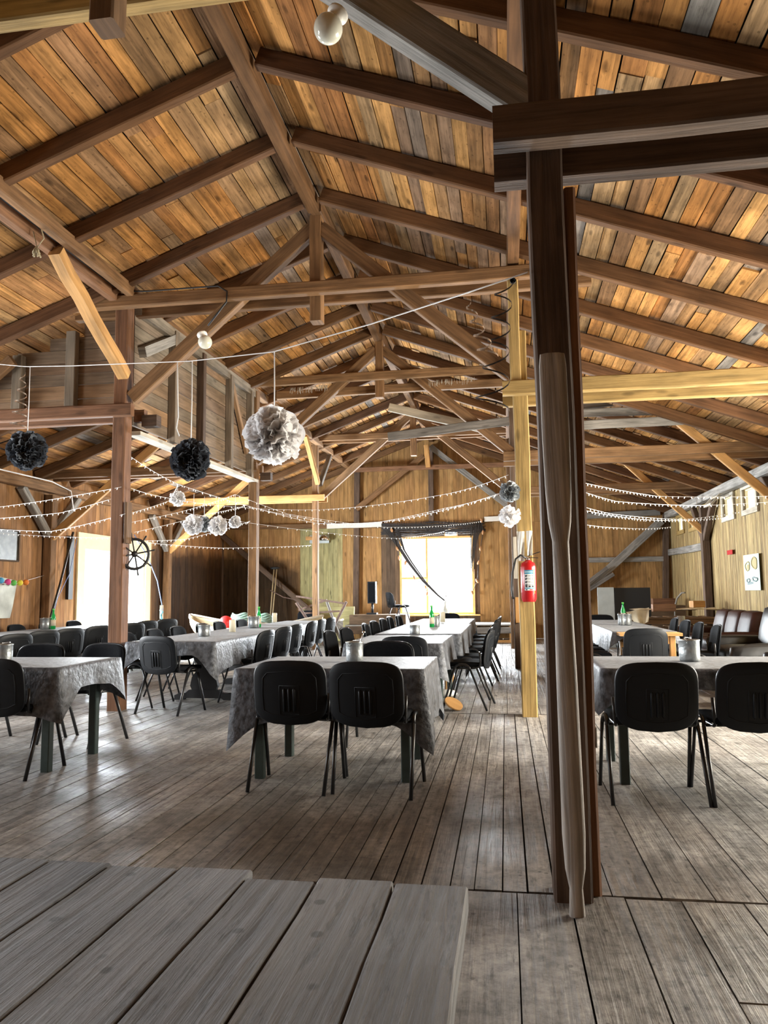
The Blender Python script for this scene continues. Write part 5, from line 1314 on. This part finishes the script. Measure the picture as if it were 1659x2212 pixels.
# wreath holder on greenish boards
k = MB(); k.box((0, 0, 0), (.55, .03, .22)); o = k.build('wall_shelf', M['greysheet'], label='small grey bracket with orange edge on the greenish boards', cat='bracket'); o.location = P(690, 1165, Y=YE - .06)
k = MB(); k.box((0, 0, 0), (.25, .03, .10)); o = k.build('orange_block', M['orange'], label='small orange block on the greenish boards', cat='block'); o.location = P(670, 1163, Y=YE - .1)
k = MB(); k.lathe([(.14, 0), (.16, .05), (.10, .14), (.0001, .15)], n=14); o = k.build('wall_dish', M['chrome'], label='pale metal dish hanging on the greenish boards', cat='dish'); o.location = P(701, 1168, Y=YE - .2)
# fallen orange slats and white bag under the centre tables
k = MB(); k.lathe([(.10, 0), (.10, .02)], n=20); o = k.build('wooden_disc', M['orange'], label='orange wooden disc under the second table of the centre row', cat='board'); o.location = P(978, 1465, Y=8.2); o.rotation_euler = (.5, .3, .4); o.location.z = .06
k = MB(); k.box((0, 0, .0), (.10, .10, .22), rz=.3); o = k.build('wooden_block', M['orange'], label='orange wooden block on the floor below the centre cloths', cat='block'); o.location = P(971, 1495, Z=0) + Vector((0, 0, .11))
k = MB(); k.sphere((0, 0, 0), .09, 12, 8, (1.2, 1, .5)); o = k.build('white_bag', M['paper'], label='small white bag on the floor by the front centre table', cat='bag'); o.location = P(968, 1506, Z=0) + Vector((0, 0, .045))

# ---- far right: boards, pallets, easel
t = thing('pallet_stack', P(1450, 1372, Y=16.2), 'stack of brown wooden pallets against the right part of the end', 'pallets')
t.location.z = 0; o0 = t.location.copy()
for lv in range(4):
    m = MB()
    for q_ in range(3): m.box((0, (q_ - 1) * .42, .06 + lv * .185), (1.5, .09, .09), axis=0)
    for q_ in range(7): m.box((-.7 + q_ * .233, 0, .125 + lv * .185), (.11, 1.0, .03), axis=1)
    m.box((0, -.5, .13 + lv * .185), (1.5, .04, .035)); m.box((0, -.5, .03 + lv * .185), (1.5, .04, .03))
    m.build('pallet', M['beam'], t)
drape('canvas_sheet', (P(1352, 1322, Y=15.6), P(1402, 1312, Y=15.7), P(1400, 1345, Y=15.5), P(1378, 1350, Y=15.5)), 'canvas', 'crumpled canvas sheet thrown over the left end of the pallets', 'canvas', .03)
k = MB(); k.grid(lambda u, v: Vector(((u - .5) * 1.6, (v - .5) * .7, .03 * math.sin(u * 11) * math.sin(v * 7))), 14, 6); o = k.build('canvas_cover', M['canvas'], label='flat canvas cover on top of the pallets', cat='canvas'); o.location = P(1455, 1316, Y=16.0)
k = MB(); k.box((0, 0, 0), (.42, .2, .14), ch=.02); o = k.build('brown_bundle', M['post'], label='reddish brown bundle on the pallets', cat='bundle'); o.location = P(1433, 1313, Y=15.6)
k = MB(); k.box((0, 0, 0), (.25, .16, .13), rz=.3, ch=.01); o = k.build('brick_box', M['orange'], label='small orange box at the right end of the pallets', cat='box'); o.location = P(1506, 1305, Y=15.9)
k = MB(); k.box((0, 0, 0), (.5, .3, .16), ch=.01); o = k.build('wooden_crate', M['post'], label='shallow reddish crate behind the pallets', cat='crate'); o.location = P(1432, 1300, Y=19.0)
cable('plough_handle', [(P(1455, 1310, Y=18.5).x, 18.5, 0), P(1458, 1310, Y=18.5), P(1463, 1292, Y=18.5), P(1472, 1281, Y=18.4), P(1480, 1280, Y=18.3)], .02, 'grey', 'bent grey wooden handle behind the pallets', 'handle')
A, B = P(1324, 1270, Y=17.5), P(1407, 1332, Y=17.5)
k = MB(); k.box((0, 0, 0), (B.x - A.x, .03, A.z)); o = k.build('black_panel', M['blackboard'], label='large matt black panel standing behind the far right table', cat='panel'); o.location = ((A.x + B.x) / 2, 17.5, A.z / 2)
A, B = P(1290, 1269, Y=17.42), P(1328, 1330, Y=17.42)
k = MB(); k.box((0, 0, 0), (B.x - A.x, .02, A.z)); o = k.build('grey_sheet', M['greysheet'], label='pale grey sheet leaning on the left of the black panel', cat='sheet'); o.location = ((A.x + B.x) / 2, 17.42, A.z / 2)
t = thing('wooden_stand', P(1243, 1366, Y=17.0), 'light wooden stand with two uprights behind the near post', 'stand'); t.location.z = 0; o0 = t.location.copy()
for x in (1233, 1252):
    m = MB(); a = P(x, 1312, Y=17.0) - o0; m.beam((a.x, 0, 0), (a.x, 0, a.z), .05, .05, up=(0, 1, 0)); m.build('upright', M['orange'], t)
a = P(1222, 1309, Y=17.0) - o0; b_ = P(1262, 1309, Y=17.0) - o0
m = MB(); m.beam(a, b_, .06, .04); m.build('crossbar', M['orange'], t)
m = MB(); m.beam((a.x + .08, 0, .08), (b_.x - .05, 0, .08), .05, .05); m.build('foot_rail', M['orange'], t)
k = MB(); k.box((0, 0, 0), (.55, .03, .62)); o = k.build('plywood_sheet', M['post'], label='brown plywood sheet leaning behind the light wooden stand', cat='board'); o.location = P(1250, 1345, Y=17.8); o.location.z = .31
k = MB(); k.beam((0, 0, -.32), (0, 0, .32), .07, .05, up=(0, 1, 0)); o = k.build('batten', M['orange'], label='fresh upright batten seen just right of the near post', cat='batten'); o.location = P(1224, 1243, Y=20.72)
for i_, (a, b_, sh) in enumerate((((1226, 1292), (1312, 1226), 0), ((1232, 1300), (1326, 1240), 1))):
    timber('leaning_plank', '%s grey plank lying along the pale diagonal brace' % ('upper' if i_ == 0 else 'lower'), P(*a, Y=20.4 + .05 * sh), P(*b_, Y=20.4 + .05 * sh), .10, .04, 'grey', up=(0, 1, 0), cat='plank', tone=.9)
k = MB(); k.lathe([(.09, 0), (.09, .015), (.07, .02), (.07, .18), (.0001, .18)], n=16); o = k.build('paint_tin', M['steel'], label='grey tin standing before the pallets', cat='tin'); o.location = P(1472, 1352, Y=15.0)

q = P(1472, 1352, Y=15.0); k = MB(); k.box((0, 0, q.z / 2), (.4, .4, q.z - .002), ch=.01); o = k.build('dark_box', M['darkboards'], label='dark wooden box carrying the grey tin before the pallets', cat='box'); o.location = (q.x, 15.0, 0)
q = P(1432, 1300, Y=19.0); k = MB(); k.box((0, 0, (q.z - .08) / 2), (.9, .5, q.z - .082), ch=.01); o = k.build('wooden_chest', M['darkboards'], label='dark chest under the shallow reddish crate behind the pallets', cat='chest'); o.location = (q.x, 19.0, 0)
